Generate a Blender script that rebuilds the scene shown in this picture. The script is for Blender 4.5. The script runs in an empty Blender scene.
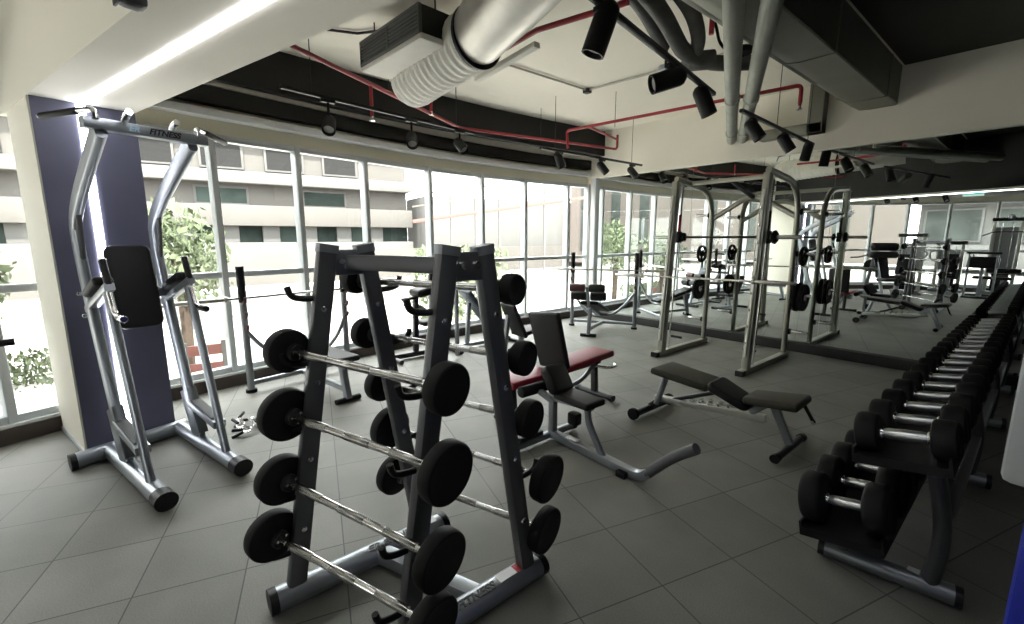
import bpy, bmesh, math, random
from mathutils import Vector, Matrix, Euler
random.seed(7)
S = bpy.context.scene
COL = S.collection

# ------------------------------------------------------------------ camera, sky, sun, exposure
cam_d = bpy.data.cameras.new('camera'); cam = bpy.data.objects.new('camera', cam_d); COL.objects.link(cam)
cam_d.sensor_width = 36.0; cam_d.lens = 446.5 / 1024 * 36.0; cam_d.clip_end = 400; cam_d.clip_start = 0.02
cam.location = (0, 0, 1.5); cam.rotation_euler = (math.radians(90 - 9.51), 0, math.radians(50))
S.camera = cam
W = bpy.data.worlds.new('sky'); S.world = W; W.use_nodes = True
bg = W.node_tree.nodes['Background']; bg.inputs[0].default_value = (0.97, 0.98, 0.97, 1); bg.inputs[1].default_value = 2.8
sun_d = bpy.data.lights.new('sun', 'SUN'); sun = bpy.data.objects.new('sun', sun_d); COL.objects.link(sun)
sun_d.energy = 4.0; sun_d.angle = 0.03; sun_d.color = (1, .95, .88)
sun.rotation_euler = Vector((-0.62, 0.18, -0.76)).to_track_quat('-Z', 'Y').to_euler()
S.view_settings.view_transform = 'Standard'; S.view_settings.look = 'None'
S.view_settings.exposure = 2.32; S.view_settings.gamma = 1.0; S.view_settings.use_curve_mapping = False

# ------------------------------------------------------------------ materials
MAT = {}
def mat(name, color, rough=.5, metal=0., bump=0., bscale=40., var=0., vscale=6., emit=None, spec=.5, coat=0.):
    m = bpy.data.materials.new(name); m.use_nodes = True; nt = m.node_tree; b = nt.nodes['Principled BSDF']
    b.inputs['Base Color'].default_value = (*color, 1); b.inputs['Roughness'].default_value = rough
    b.inputs['Metallic'].default_value = metal; b.inputs['Specular IOR Level'].default_value = spec
    b.inputs['Coat Weight'].default_value = coat
    tc = nt.nodes.new('ShaderNodeTexCoord')
    if var > 0:
        n = nt.nodes.new('ShaderNodeTexNoise'); n.inputs['Scale'].default_value = vscale; n.inputs['Detail'].default_value = 5
        r = nt.nodes.new('ShaderNodeValToRGB')
        r.color_ramp.elements[0].position = .3; r.color_ramp.elements[1].position = .7
        r.color_ramp.elements[0].color = (*[c * (1 - var) for c in color], 1)
        r.color_ramp.elements[1].color = (*[min(1, c * (1 + var)) for c in color], 1)
        nt.links.new(tc.outputs['Object'], n.inputs['Vector']); nt.links.new(n.outputs['Fac'], r.inputs[0]); nt.links.new(r.outputs[0], b.inputs['Base Color'])
    if bump > 0:
        n = nt.nodes.new('ShaderNodeTexNoise'); n.inputs['Scale'].default_value = bscale; n.inputs['Detail'].default_value = 3
        bp = nt.nodes.new('ShaderNodeBump'); bp.inputs['Strength'].default_value = bump; bp.inputs['Distance'].default_value = .004
        nt.links.new(tc.outputs['Object'], n.inputs['Vector']); nt.links.new(n.outputs['Fac'], bp.inputs['Height']); nt.links.new(bp.outputs[0], b.inputs['Normal'])
    if emit:
        b.inputs['Emission Color'].default_value = (*emit[0], 1); b.inputs['Emission Strength'].default_value = emit[1]
    MAT[name] = m; return m
mat('silver_paint', (.30, .32, .345), .34, .75)
mat('rack_paint', (.115, .118, .125), .33, .6)
mat('dark_steel', (.028, .029, .031), .4, .4)
mat('bright_steel', (.62, .62, .58), .3, .9)
mat('chrome', (.80, .80, .80), .14, 1.)
mat('knurled_chrome', (.50, .50, .48), .24, 1.)
mat('black_rubber', (.009, .009, .009), .65, 0., .15, 120, spec=.22)
mat('head_rubber', (.0085, .0085, .0085), .62, 0., .1, 200, spec=.22)
mat('black_plastic', (.008, .008, .0085), .45, 0, spec=.3)
mat('black_vinyl', (.0105, .0105, .011), .5, 0, .15, 150, spec=.3)
mat('blue_vinyl', (.045, .06, .085), .45, 0, .15, 150)
mat('olive_sheen_vinyl', (.035, .033, .022), .5, 0, .15, 150, spec=.35)  # olive tint stands in for reflection on the black bench pads
mat('maroon_vinyl', (.06, .012, .016), .5, 0, .15, 150)
mat('red_vinyl', (.24, .012, .03), .45, 0, .1, 150)
mat('red_paint', (.33, .015, .025), .4)
mat('red_plastic', (.4, .03, .03), .4)
mat('white_plaster', (.84, .80, .70), .85, 0, .08, 60, .015, 2)
mat('white_frame', (.74, .76, .78), .45)
mat('grey_frame', (.55, .58, .60), .4, .3)
mat('cream_blind', (.74, .70, .56), .8)
mat('black_paint', (.015, .015, .0145), .75)
mat('grey_black_paint', (.042, .042, .034), .75, 0, 0, 1, .2, 1.2)
mat('navy_paint', (.10, .10, .155), .55, 0, 0, 1, .08, 3)
mat('curb_brown', (.055, .042, .036), .6)
mat('duct_grey', (.20, .20, .165), .5, .3, 0, 1, .12, 2)
mat('pipe_grey', (.34, .35, .31), .6, .1, 0, 1, .1, 6)
mat('insulation_dark', (.09, .09, .085), .7, 0, .5, 30, .25, 8)
mat('insulation_white', (.74, .72, .66), .7, 0, .35, 40, .05, 6)
mat('galvanised', (.50, .48, .44), .38, .6, 0, 1, .12, 5)
mat('grille_grey', (.16, .16, .155), .5, .3)
mat('grip_grey', (.10, .10, .105), .7, 0, .6, 300)
mat('led', (1, 1, 1), .5, emit=((.93, .95, 1.0), 4.))
mat('lens', (.5, .5, .48), .25)
mat('ink', (.008, .008, .01), .5)
mat('light_blue_ink', (.35, .5, .62), .5)
mat('label_white', (.8, .8, .8), .5)
mat('label_red', (.5, .05, .05), .5)
mat('sign_green', (.02, .35, .26), .4, emit=((.05, .6, .45), .22))
mat('sign_white', (.35, .4, .39), .4, emit=((.75, 1, .95), .15))
mat('unit_white', (.42, .44, .46), .4)
mat('blue_gloss', (.008, .02, .36), .35)
mat('ext_concrete', (0.085, 0.08, 0.073), .9, 0, 0, 1, .06, .6)
mat('ext_white', (0.1, 0.098, 0.093), .85, 0, 0, 1, .03, .5)
mat('ext_pink', (0.105, 0.09, 0.079), .9, 0, 0, 1, .03, .5)
mat('ext_dark', (.026, .026, .026), 1., spec=.0)
mat('ext_green_glass', (.03, .04, .036), .9, 0, 0, 1, .5, .5, spec=.1)
mat('ext_grey_glass', (.048, .054, .05), .9, 0, 0, 1, .3, .8, spec=.1)
mat('ext_brick', (0.15, 0.1, 0.085), .9, 0, 0, 1, .1, .6)
mat('street', (0.46, 0.44, 0.405), .9, 0, 0, 1, .05, .3)
mat('handle_steel', (.86, .87, .88), .33, 1.)
mat('low_bounce_ground', (.17, .168, .16), .9, 0, 0, 1, .1, .5)  # dark tone set to weaken light bounced up from the back
mat('asphalt_light', (.115, .108, .098), .9, 0, 0, 1, .1, .3)
mat('smith_paint', (.37, .365, .31), .33, .75)
mat('ext_red', (.16, .06, .05), .8)
mat('leaf', (.115, .14, .085), .9, 0, 0, 1, .3, 3, spec=.1)
mat('bark', (0.05, 0.035, 0.025), .9)
# glass pane
g = bpy.data.materials.new('window_glass'); g.use_nodes = True; nt = g.node_tree; nt.nodes.clear()
o = nt.nodes.new('ShaderNodeOutputMaterial'); mx = nt.nodes.new('ShaderNodeMixShader'); tr = nt.nodes.new('ShaderNodeBsdfTransparent')
gl = nt.nodes.new('ShaderNodeBsdfGlossy'); lw = nt.nodes.new('ShaderNodeLayerWeight'); lw.inputs[0].default_value = .5; pw = nt.nodes.new('ShaderNodeMath'); pw.operation = 'POWER'; pw.inputs[1].default_value = 5.0; fr = nt.nodes.new('ShaderNodeMath'); fr.operation = 'MULTIPLY_ADD'; fr.inputs[1].default_value = .7; fr.inputs[2].default_value = .02; nt.links.new(lw.outputs['Facing'], pw.inputs[0]); nt.links.new(pw.outputs[0], fr.inputs[0])
tr.inputs[0].default_value = (.97, .985, .98, 1); gl.inputs['Roughness'].default_value = 0.0
nt.links.new(fr.outputs[0], mx.inputs[0]); nt.links.new(tr.outputs[0], mx.inputs[1]); nt.links.new(gl.outputs[0], mx.inputs[2]); nt.links.new(mx.outputs[0], o.inputs[0])
MAT['window_glass'] = g
# mirror
m = mat('mirror_glass', (.80, .84, .82), .0, 1.)
# rubber floor tiles, laid 16.5 degrees off the mirror wall
fl = bpy.data.materials.new('floor_tiles'); fl.use_nodes = True; nt = fl.node_tree; b = nt.nodes['Principled BSDF']
tc = nt.nodes.new('ShaderNodeTexCoord'); mp = nt.nodes.new('ShaderNodeMapping'); mp.inputs['Rotation'].default_value = (0, 0, math.radians(16.5))
br = nt.nodes.new('ShaderNodeTexBrick'); br.offset = 0.0; br.squash = 1.0
br.inputs['Scale'].default_value = 1.0; br.inputs['Brick Width'].default_value = .42; br.inputs['Row Height'].default_value = .42
br.inputs['Mortar Size'].default_value = .0035; br.inputs['Mortar Smooth'].default_value = .3; br.inputs['Bias'].default_value = 0
br.inputs['Color1'].default_value = (.172, .171, .150, 1); br.inputs['Color2'].default_value = (.200, .198, .176, 1); br.inputs['Mortar'].default_value = (.07, .07, .066, 1)
nz = nt.nodes.new('ShaderNodeTexNoise'); nz.inputs['Scale'].default_value = 2.2; nz.inputs['Detail'].default_value = 6
n2 = nt.nodes.new('ShaderNodeTexNoise'); n2.inputs['Scale'].default_value = 160; n2.inputs['Detail'].default_value = 2
mxc = nt.nodes.new('ShaderNodeMixRGB'); mxc.blend_type = 'OVERLAY'; mxc.inputs[0].default_value = .35
m3 = nt.nodes.new('ShaderNodeMixRGB'); m3.blend_type = 'OVERLAY'; m3.inputs[0].default_value = .3
bp = nt.nodes.new('ShaderNodeBump'); bp.inputs['Strength'].default_value = .25; bp.inputs['Distance'].default_value = .003
L = nt.links.new
L(tc.outputs['Object'], mp.inputs['Vector']); L(mp.outputs[0], br.inputs['Vector']); L(tc.outputs['Object'], nz.inputs['Vector']); L(tc.outputs['Object'], n2.inputs['Vector'])
L(br.outputs['Color'], mxc.inputs[1]); L(nz.outputs['Fac'], mxc.inputs[2]); L(mxc.outputs[0], m3.inputs[1]); L(n2.outputs['Fac'], m3.inputs[2]); L(m3.outputs[0], b.inputs['Base Color'])
L(n2.outputs['Fac'], bp.inputs['Height']); L(bp.outputs[0], b.inputs['Normal']); b.inputs['Roughness'].default_value = .55; b.inputs['Specular IOR Level'].default_value = .35
mp.inputs['Location'].default_value = (.06, -.03, 0)
MAT['floor_tiles'] = fl

# ------------------------------------------------------------------ helpers
V = Vector
def circ(r, n=14, r2=None): return [(r * math.cos(2 * math.pi * i / n), (r2 or r) * math.sin(2 * math.pi * i / n)) for i in range(n)]
def rrect(w, h, r=.006, k=3):
    out = []
    for cx, cy, a0 in ((w / 2 - r, h / 2 - r, 0), (-w / 2 + r, h / 2 - r, 90), (-w / 2 + r, -h / 2 + r, 180), (w / 2 - r, -h / 2 + r, 270)):
        for i in range(k):
            a = math.radians(a0 + 90 * i / (k - 1)); out.append((cx + r * math.cos(a), cy + r * math.sin(a)))
    return out
def rounded(pts, rad, k=5):
    pts = [V(p) for p in pts]
    if rad <= 0 or len(pts) < 3: return pts
    out = [pts[0]]
    for a, b, c in zip(pts, pts[1:], pts[2:]):
        d1 = min(rad, (a - b).length * .48); d2 = min(rad, (c - b).length * .48)
        p = b + (a - b).normalized() * d1; q = b + (c - b).normalized() * d2
        for i in range(k + 1):
            t = i / k; out.append(p * (1 - t) ** 2 + b * 2 * t * (1 - t) + q * t * t)
    out.append(pts[-1]); return out
class MB:
    def __init__(s): s.v = []; s.f = []
    def add(s, vs, fs):
        o = len(s.v); s.v += [V(p) for p in vs]; s.f += [[i + o for i in f] for f in fs]; return s
    def bm(s, b, M=None):
        b.verts.index_update(); o = len(s.v)
        s.v += [(M @ v.co if M else v.co.copy()) for v in b.verts]
        s.f += [[v.index + o for v in f.verts] for f in b.faces]; b.free(); return s
    def box(s, c, size, bev=0., rot=None, seg=2):
        """c centre, size full extents, rot Matrix / z angle"""
        b = bmesh.new(); bmesh.ops.create_cube(b, size=1); bmesh.ops.scale(b, vec=size, verts=b.verts)
        if bev > 0: bmesh.ops.bevel(b, geom=list(b.edges), offset=min(bev, min(size) * .49), segments=seg, profile=.5, affect='EDGES')
        R = Matrix.Identity(4)
        if rot is not None: R = Matrix.Rotation(rot, 4, 'Z') if isinstance(rot, (int, float)) else rot.to_4x4()
        return s.bm(b, Matrix.Translation(V(c)) @ R)
    def sweep(s, pts, prof, rad=0., up=(0, 0, 1), caps=True, k=5):
        P = rounded(pts, rad, k); n = len(prof); up = V(up); rings = []
        side = None
        for i, p in enumerate(P):
            t = (P[min(i + 1, len(P) - 1)] - P[max(i - 1, 0)]).normalized()
            if side is None:
                side = t.cross(up)
                if side.length < 1e-3: side = t.cross(V((0, 1, 0)))
                side.normalize()
            else:
                side = (side - t * side.dot(t)).normalized()
            u = side.cross(t).normalized()
            rings.append([p + side * a + u * b for a, b in prof])
        vs = [q for r in rings for q in r]; fs = []
        for i in range(len(rings) - 1):
            for j in range(n):
                a, b_ = i * n + j, i * n + (j + 1) % n
                fs.append([a, b_, b_ + n, a + n])
        if caps: fs.append(list(range(n))[::-1]); fs.append([(len(rings) - 1) * n + j for j in range(n)])
        return s.add(vs, fs)
    def tube(s, pts, r, rad=0., n=14, k=5): return s.sweep(pts, circ(r, n), rad, k=k)
    def bar(s, pts, w, h, rad=0., up=(0, 0, 1), bev=.006): return s.sweep(pts, rrect(w, h, min(bev, w * .45, h * .45)), rad, up)
    def oval(s, pts, w, h, rad=0., up=(0, 0, 1)):
        return s.sweep(pts, rrect(w, h, min(w, h) * .49, 5), rad, up)
    def lathe(s, prof, p, axis, n=28):
        """prof [(r,h)] around axis from point p"""
        a = V(axis).normalized(); x = a.orthogonal().normalized(); y = a.cross(x); p = V(p); vs = []; fs = []
        for r, h in prof:
            for i in range(n):
                t = 2 * math.pi * i / n; vs.append(p + a * h + (x * math.cos(t) + y * math.sin(t)) * max(r, 1e-5))
        for i in range(len(prof) - 1):
            for j in range(n):
                fs.append([i * n + j, i * n + (j + 1) % n, (i + 1) * n + (j + 1) % n, (i + 1) * n + j])
        fs.append(list(range(n))[::-1]); fs.append([(len(prof) - 1) * n + j for j in range(n)])
        return s.add(vs, fs)
    def cyl(s, p, q, r, n=20, bev=0.):
        p, q = V(p), V(q); h = (q - p).length; bev = min(bev, r * .5, h * .45)
        prof = [(r, 0), (r, h)] if bev <= 0 else [(r - bev, 0), (r - bev * .3, bev * .3), (r, bev), (r, h - bev), (r - bev * .3, h - bev * .3), (r - bev, h)]
        return s.lathe(prof, p, q - p, n)
    def prism(s, poly, z0, z1):
        n = len(poly); vs = [(x, y, z0) for x, y in poly] + [(x, y, z1) for x, y in poly]
        return s.add(vs, [list(range(n))[::-1], list(range(n, 2 * n))] + [[i, (i + 1) % n, n + (i + 1) % n, n + i] for i in range(n)])
    def pad(s, p, q, w, th, up=(0, 0, 1), bev=None, w2=None, corner=0.):
        """upholstered pad whose CENTRE LINE OF THE BASE runs p to q"""
        p, q = V(p), V(q); t = (q - p).normalized(); side = t.cross(V(up)).normalized(); u = side.cross(t); L_ = (q - p).length; w2 = w2 or w
        b = bmesh.new(); bmesh.ops.create_cube(b, size=1)
        for v in b.verts:
            k = v.co.x + .5; ww = w * (1 - k) + w2 * k
            v.co = V((v.co.x * L_, v.co.y * ww, v.co.z * th))
        if corner:
            ve = [x for x in b.edges if abs((x.verts[0].co - x.verts[1].co).z) > th * .5]
            bmesh.ops.bevel(b, geom=ve, offset=corner, segments=5, profile=.5, affect='EDGES')
            he = [x for x in b.edges if abs((x.verts[0].co - x.verts[1].co).z) < 1e-6 and sum(abs(f.normal.z) > .9 for f in x.link_faces) == 1]
            bmesh.ops.bevel(b, geom=he, offset=min(bev or th * .42, corner * .9), segments=3, profile=.5, affect='EDGES')
        else:
            bmesh.ops.bevel(b, geom=list(b.edges), offset=bev or th * .42, segments=4, profile=.5, affect='EDGES')
        M = Matrix((t, side, u)).transposed().to_4x4(); M.translation = (p + q) / 2 + u * th / 2
        return s.bm(b, M)
    def build(s, name, m, parent=None, angle=38):
        me = bpy.data.meshes.new(name); inv = root_matrix(parent).inverted() if parent else Matrix.Identity(4)
        me.from_pydata([inv @ v for v in s.v], [], s.f); me.validate(); me.update()
        b = bmesh.new(); b.from_mesh(me); bmesh.ops.recalc_face_normals(b, faces=b.faces); b.to_mesh(me); b.free()
        me.polygons.foreach_set('use_smooth', [True] * len(me.polygons)); me.set_sharp_from_angle(angle=math.radians(angle))
        me.materials.append(MAT[m]); ob = bpy.data.objects.new(name, me); COL.objects.link(ob)
        if parent: ob.parent = parent
        return ob
def root_matrix(o):
    while o.parent: o = o.parent
    return Matrix.Translation(o.location) @ o.rotation_euler.to_matrix().to_4x4()
def tag(o, label, cat, group=None, kind=None):
    if label: o['label'] = label
    if cat: o['category'] = cat
    if group: o['group'] = group
    if kind: o['kind'] = kind
    return o
def thing(name, label, cat, loc=(0, 0, 0), rz=0, group=None):
    o = bpy.data.objects.new(name, None); COL.objects.link(o); o.empty_display_size = .1
    o.location = loc; o.rotation_euler = (0, 0, rz); return tag(o, label, cat, group)
def structure(name, mb, m, parent=None):
    o = mb.build(name, m, parent)
    if not parent: o['kind'] = 'structure'
    return o
KIDS = {}
def copy_tree(o, label, loc=None, rz=None, parent=None):
    c = o.copy(); COL.objects.link(c)
    if parent: c.parent = parent
    else:
        c['label'] = label
        if loc is not None: c.location = loc
        if rz is not None: c.rotation_euler = (0, 0, rz)
    for ch in list(o.children):
        copy_tree(ch, None, parent=c)
    return c
def lettering(text, size, M, m, parent, name='lettering', shear=.25, depth=.001):
    cu = bpy.data.curves.new(name, 'FONT'); cu.body = text; cu.size = size; cu.shear = shear; cu.align_x = 'CENTER'; cu.align_y = 'CENTER'; cu.extrude = depth; cu.offset = size * .035
    tmp = bpy.data.objects.new('tmp', cu); COL.objects.link(tmp)
    dg = bpy.context.evaluated_depsgraph_get(); me = bpy.data.meshes.new_from_object(tmp.evaluated_get(dg)); bpy.data.objects.remove(tmp)
    inv = root_matrix(parent).inverted() if parent else Matrix.Identity(4)
    me.transform(inv @ M); me.materials.clear(); me.materials.append(MAT[m]); ob = bpy.data.objects.new(name, me); COL.objects.link(ob); ob.parent = parent
    return ob
def frame_matrix(origin, xdir, ydir):
    x = V(xdir).normalized(); y = V(ydir); y = (y - x * y.dot(x)).normalized(); z = x.cross(y)
    M = Matrix((x, y, z)).transposed().to_4x4(); M.translation = V(origin); return M

# ------------------------------------------------------------------ room shell
YM = 6.6                                   # mirror wall
ZC = 3.33                                  # ceiling
FAC = [(-5.60, 6.62), (-5.66, 6.14), (-5.71, 5.15), (-5.70, 4.25), (-5.63, 3.29), (-5.47, 2.30), (-5.32, 1.48), (-5.17, .68), (-5.02, -.05),
       (-4.74, -.80), (-4.38, -1.64), (-3.92, -2.42), (-3.34, -3.12), (-2.66, -3.72), (-1.86, -4.2), (-.98, -4.54), (0.0, -4.75), (1.1, -4.85), (2.6, -4.9)]
RX = 2.6
room_poly = FAC + [(RX, YM)]
structure('floor', MB().prism(room_poly, -.14, 0.0), 'floor_tiles')
def off(pts, d):
    out = []
    for i, p in enumerate(pts):
        a = V(pts[max(i - 1, 0)]); b_ = V(pts[min(i + 1, len(pts) - 1)]); t = (b_ - a).normalized(); n = V((t.y, -t.x)) * -1
        n = V((-t.y, t.x)) * -1
        out.append(V(p) + n * d)
    return out
# outward direction check: facade runs from the mirror towards the back with outside on its right-hand side
test = off(FAC, .1)
SGN = 1 if test[3].x < FAC[3][0] else -1
def offs(d): return [tuple(p) for p in off(FAC, d * SGN)]
def strip(d0, d1, z0, z1, i0=0, i1=None):
    a = offs(d0)[i0:i1]; b_ = offs(d1)[i0:i1]; m_ = MB(); n = len(a)
    vs = [(*p, z0) for p in a] + [(*p, z0) for p in b_] + [(*p, z1) for p in a] + [(*p, z1) for p in b_]; fs = []
    for i in range(n - 1):
        fs += [[i, i + 1, n + i + 1, n + i], [2 * n + i, 2 * n + i + 1, 3 * n + i + 1, 3 * n + i], [i, i + 1, 2 * n + i + 1, 2 * n + i], [n + i, n + i + 1, 3 * n + i + 1, 3 * n + i]]
    fs += [[0, n, 3 * n, 2 * n], [n - 1, 2 * n - 1, 4 * n - 1, 3 * n - 1]]
    return m_.add(vs, fs)
structure('baseboard_window', strip(0, .14, -.14, .115), 'curb_brown')
structure('trim_1', strip(.02, .26, .115, .135), 'white_frame')               # pale sill on the kerb
structure('wall_window', strip(.08, .3, 2.46, ZC), 'cream_blind')             # lintel and blind cassette over the glass
structure('trim_2', strip(-.03, .08, 2.72, 2.87), 'black_paint')              # black band above the blinds
structure('trim_3', strip(-.03, .08, 2.88, ZC), 'white_plaster')
structure('trim_4', strip(-.05, .08, 2.60, 2.665), 'white_frame')
# windows, one per bay
fin = offs(.06); fout = offs(.16); GL = offs(.11)
for i in range(len(FAC) - 1):
    a = V(GL[i]); b_ = V(GL[i + 1]); t = (b_ - a).normalized(); n = V((-t.y, t.x)); ang = math.atan2(t.y, t.x); ln = (b_ - a).length
    w = bpy.data.objects.new('window_%d' % (i + 1), None); COL.objects.link(w); w['kind'] = 'structure'
    fm = MB()
    fm.box((a.x, a.y, 1.30), (.055, .12, 2.34), .006, ang)
    fm.box(((a.x + b_.x) / 2, (a.y + b_.y) / 2, 1.13), (ln, .09, .06), .006, ang)
    fm.box(((a.x + b_.x) / 2, (a.y + b_.y) / 2, 2.44), (ln, .09, .06), .006, ang)
    fm.box(((a.x + b_.x) / 2, (a.y + b_.y) / 2, .16), (ln, .09, .06), .006, ang)
    fm.build('frame', 'grey_frame', w)
    for z0, z1, nm in ((.19, 1.10, 'lower_pane'), (1.16, 2.41, 'upper_pane')):
        MB().box(((a.x + b_.x) / 2, (a.y + b_.y) / 2, (z0 + z1) / 2), (ln - .06, .008, z1 - z0), 0, ang).build(nm, 'window_glass', w)
# mirror wall, bulkhead, plinth
mw = MB(); mw.box(((-5.6 + RX) / 2, YM + .16, ZC / 2), (RX + 5.9, .2, ZC), 0)
structure('wall_mirror_side', mw, 'white_plaster')
bk = MB(); bk.box(((-5.72 + RX) / 2, YM + .03, (2.56 + ZC) / 2), (RX + 5.72, .10, ZC - 2.56), 0)
structure('wall_bulkhead', bk, 'white_plaster')
structure('baseboard_mirror', MB().box(((-5.45 + RX) / 2, YM + .02, .06), (RX + 5.45, .09, .12), .004), 'black_paint')
structure('trim_5', MB().box((-5.51, YM + .02, 1.28), (.1, .08, 2.56), .004), 'white_frame')
mir = thing('wall_mirror', 'wall-wide mirror above the black plinth, below the white bulkhead', 'mirror', (-1.4, YM + .04, .12))
xs = [-5.46, -3.62, -1.78, .06, 1.9, RX]
for a, b_ in zip(xs, xs[1:]):
    MB().box(((a + b_) / 2, YM + .045, 1.34), (b_ - a - .003, .012, 2.44), 0).build('mirror_panel', 'mirror_glass', mir)
structure('wall_right', MB().box((RX + .1, .9, ZC / 2), (.2, 11.8, ZC), 0), 'grey_black_paint')
cw = off(FAC, .3 * SGN)
structure('ceiling', MB().prism([tuple(p) for p in cw if p.x < -1.25] + [(-1.25, -4.75), (-1.25, YM + .2), (-5.9, YM + .2)], ZC, ZC + .25), 'white_plaster')
structure('ceiling_dark', MB().prism([(-1.25, -5.2), (RX + .2, -5.2), (RX + .2, YM + .2), (-1.25, YM + .2)], ZC, ZC + .25), 'grey_black_paint')
# black downstand beam along the facade
bm_ = [(-5.27, YM - .03), (-5.36, 5.2), (-5.40, 4.2), (-5.36, 3.1), (-5.28, 2.2), (-5.18, 1.3), (-5.06, .62), (-4.98, .25)]
bm2 = [(-4.72, -.78), (-4.3, -1.5), (-3.8, -2.25), (-3.2, -2.9), (-2.5, -3.45), (-1.7, -3.9), (-.8, -4.2), (.4, -4.4), (2.5, -4.5)]
structure('beam_window_side', MB().sweep([(x - .06, y, (2.92 + ZC) / 2) for x, y in bm_], rrect(.12, ZC - 2.92, .004)), 'black_paint')
structure('beam_back_side', MB().sweep([(x - .06, y, (2.92 + ZC) / 2) for x, y in bm2], rrect(.12, ZC - 2.92, .004)), 'black_paint')

# column and white beam with the LED line
A14 = math.radians(14); E1 = V((math.cos(A14), math.sin(A14), 0)); S1 = V((-math.sin(A14), math.cos(A14), 0))
CC = V((-4.13, -.44, 0)) + S1 * .035; CW = .525; CD = .75; ZB = 2.36
def cbox(e0, e1, s0, s1, z0, z1):
    m_ = MB(); P_ = [CC + E1 * e + S1 * s for e, s in ((e0, s0), (e1, s0), (e1, s1), (e0, s1))]
    return m_.prism([(p.x, p.y) for p in P_], z0, z1)
structure('column', cbox(-CD, -.004, 0, CW, 0, ZB), 'white_plaster')
structure('column_face', cbox(-.004, .012, .01, CW - .0, .02, ZB), 'navy_paint')
structure('trim_6', cbox(-CD - .004, .0, -.008, 0, 0, .03), 'grey_frame')
B15 = math.radians(15.8); E2 = V((math.cos(B15), math.sin(B15), 0)); S2 = V((-math.sin(B15), math.cos(B15), 0))
def bbox_(e0, e1, s0, s1, z0, z1):
    m_ = MB(); P_ = [CC + E2 * e + S2 * s for e, s in ((e0, s0), (e1, s0), (e1, s1), (e0, s1))]
    return m_.prism([(p.x, p.y) for p in P_], z0, z1)
structure('beam_white', bbox_(-CD - .1, 5.4, 0, CW, ZB, ZC), 'white_plaster')
structure('beam_dark_side', bbox_(-CD + .1, 5.4, CW, CW + .012, ZB + .03, ZC), 'black_paint')  # thin black sheet over the beam side facing the mirror
led = thing('led_strip', 'white LED light line on the beam and navy column', 'light', tuple(CC + E1 * .0 + S1 * .245 + V((0, 0, ZB - .01))))
bbox_(.0, 5.3, .222, .260, ZB - .008, ZB + .001).build('ceiling_run', 'led', led)
cbox(.010, .02, .218, .262, .12, ZB - .01).build('column_run', 'led', led)

# ------------------------------------------------------------------ outside
structure('added_shade_canopy', strip(.35, 3.2, 3.35, 3.6, 8, None), 'ext_concrete')  # unseen canopy added to hold daylight off the white beam and column
structure('street', MB().prism([(-70, -60), (-70, 70), (40, 70), (40, -60)], -1.0, -.8), 'street')
structure('added_dark_ground', MB().prism([(-13, -3.2), (-5.6, -2.2), (-1, -5.4), (6, -5.6), (6, -22), (-13, -22)], -.81, -.78), 'low_bounce_ground')  # unseen dark ground added at the back to cut bounced light
structure('road', MB().prism([(-22, -40), (-22, 45), (-15, 45), (-15, -40)], -.81, -.785), 'asphalt_light')
structure('wall_boundary', MB().box((-24.5, 0, .0), (.3, 60, 1.7), .02), 'ext_concrete')
def ext_building(name, label, P0, P1, base, floors, wallm, depth=6.):
    """P0 to P1 the face line, floors = [(z0,z1,kind)]"""
    P0, P1 = V(P0), V(P1); t = (P1 - P0).normalized(); n = V((-t.y, t.x)); ln = (P1 - P0).length; ang = math.atan2(t.y, t.x)
    mid = (P0 + P1) / 2
    if n.dot(-mid) < 0: n = -n        # n points to the gym
    r = thing(name, label, 'building', (mid.x, mid.y, base))
    zt = max(f[1] for f in floors)
    c = mid - n * (depth / 2 + .6)
    MB().box((c.x, c.y, (base + zt) / 2), (ln, depth, zt - base), 0, ang).build('wall', wallm, r)
    for f in floors:
        z0, z1, kind = f[:3]
        if kind == 'slab':
            c = mid - n * .1
            MB().box((c.x, c.y, (z0 + z1) / 2), (ln, 1.2, z1 - z0), .03, ang).build('slab', f[3], r)
        elif kind == 'recess':
            c = mid - n * .55
            MB().box((c.x, c.y, (z0 + z1) / 2), (ln, .1, z1 - z0), 0, ang).build('recess_wall', f[3], r)
        elif kind == 'windows':
            step, w_, m_ = f[3:6]; k = int(ln / step)
            for j in range(k):
                p = P0 + t * (step * (j + .5)) - n * .52
                wd = MB().box((p.x, p.y, (z0 + z1) / 2), (w_ + .25, .16, z1 - z0 + .25), .02, ang).build('window_frame', 'ext_white', r)
                gm = MB(); q = p + n * .07
                gm.box((q.x, q.y, (z0 + z1) / 2), (w_, .06, z1 - z0), 0, ang); gm.build('pane', m_, wd)
        elif kind == 'piers':
            step, w_, m_ = f[3:6]; k = int(ln / step)
            for j in range(k):
                p = P0 + t * (step * (j + .5)) - n * .35
                MB().box((p.x, p.y, (z0 + z1) / 2), (w_, .4, z1 - z0), .02, ang).build('pier', m_, r)
    return r
ext_building('apartment_block', 'cream building with balcony ledges across the street', (-33, -26), (-29, 15), -.4,
    [(-.4, 1.2, 'slab', 'ext_white'), (1.2, 2.15, 'recess', 'ext_green_glass'), (1.2, 2.15, 'piers', 2.1, .9, 'ext_white'), (2.15, 3.3, 'slab', 'ext_concrete'), (3.3, 4.5, 'recess', 'ext_concrete'), (3.45, 4.25, 'windows', 5.5, 2.4, 'ext_green_glass'),
     (4.5, 5.15, 'slab', 'ext_white'), (5.45, 6.95, 'windows', 3.2, 1.9, 'ext_dark'), (7.5, 8.2, 'slab', 'ext_white'), (8.6, 10.2, 'windows', 3.2, 1.9, 'ext_dark'), (10.6, 11.2, 'slab', 'ext_white')], 'ext_concrete')
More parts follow.
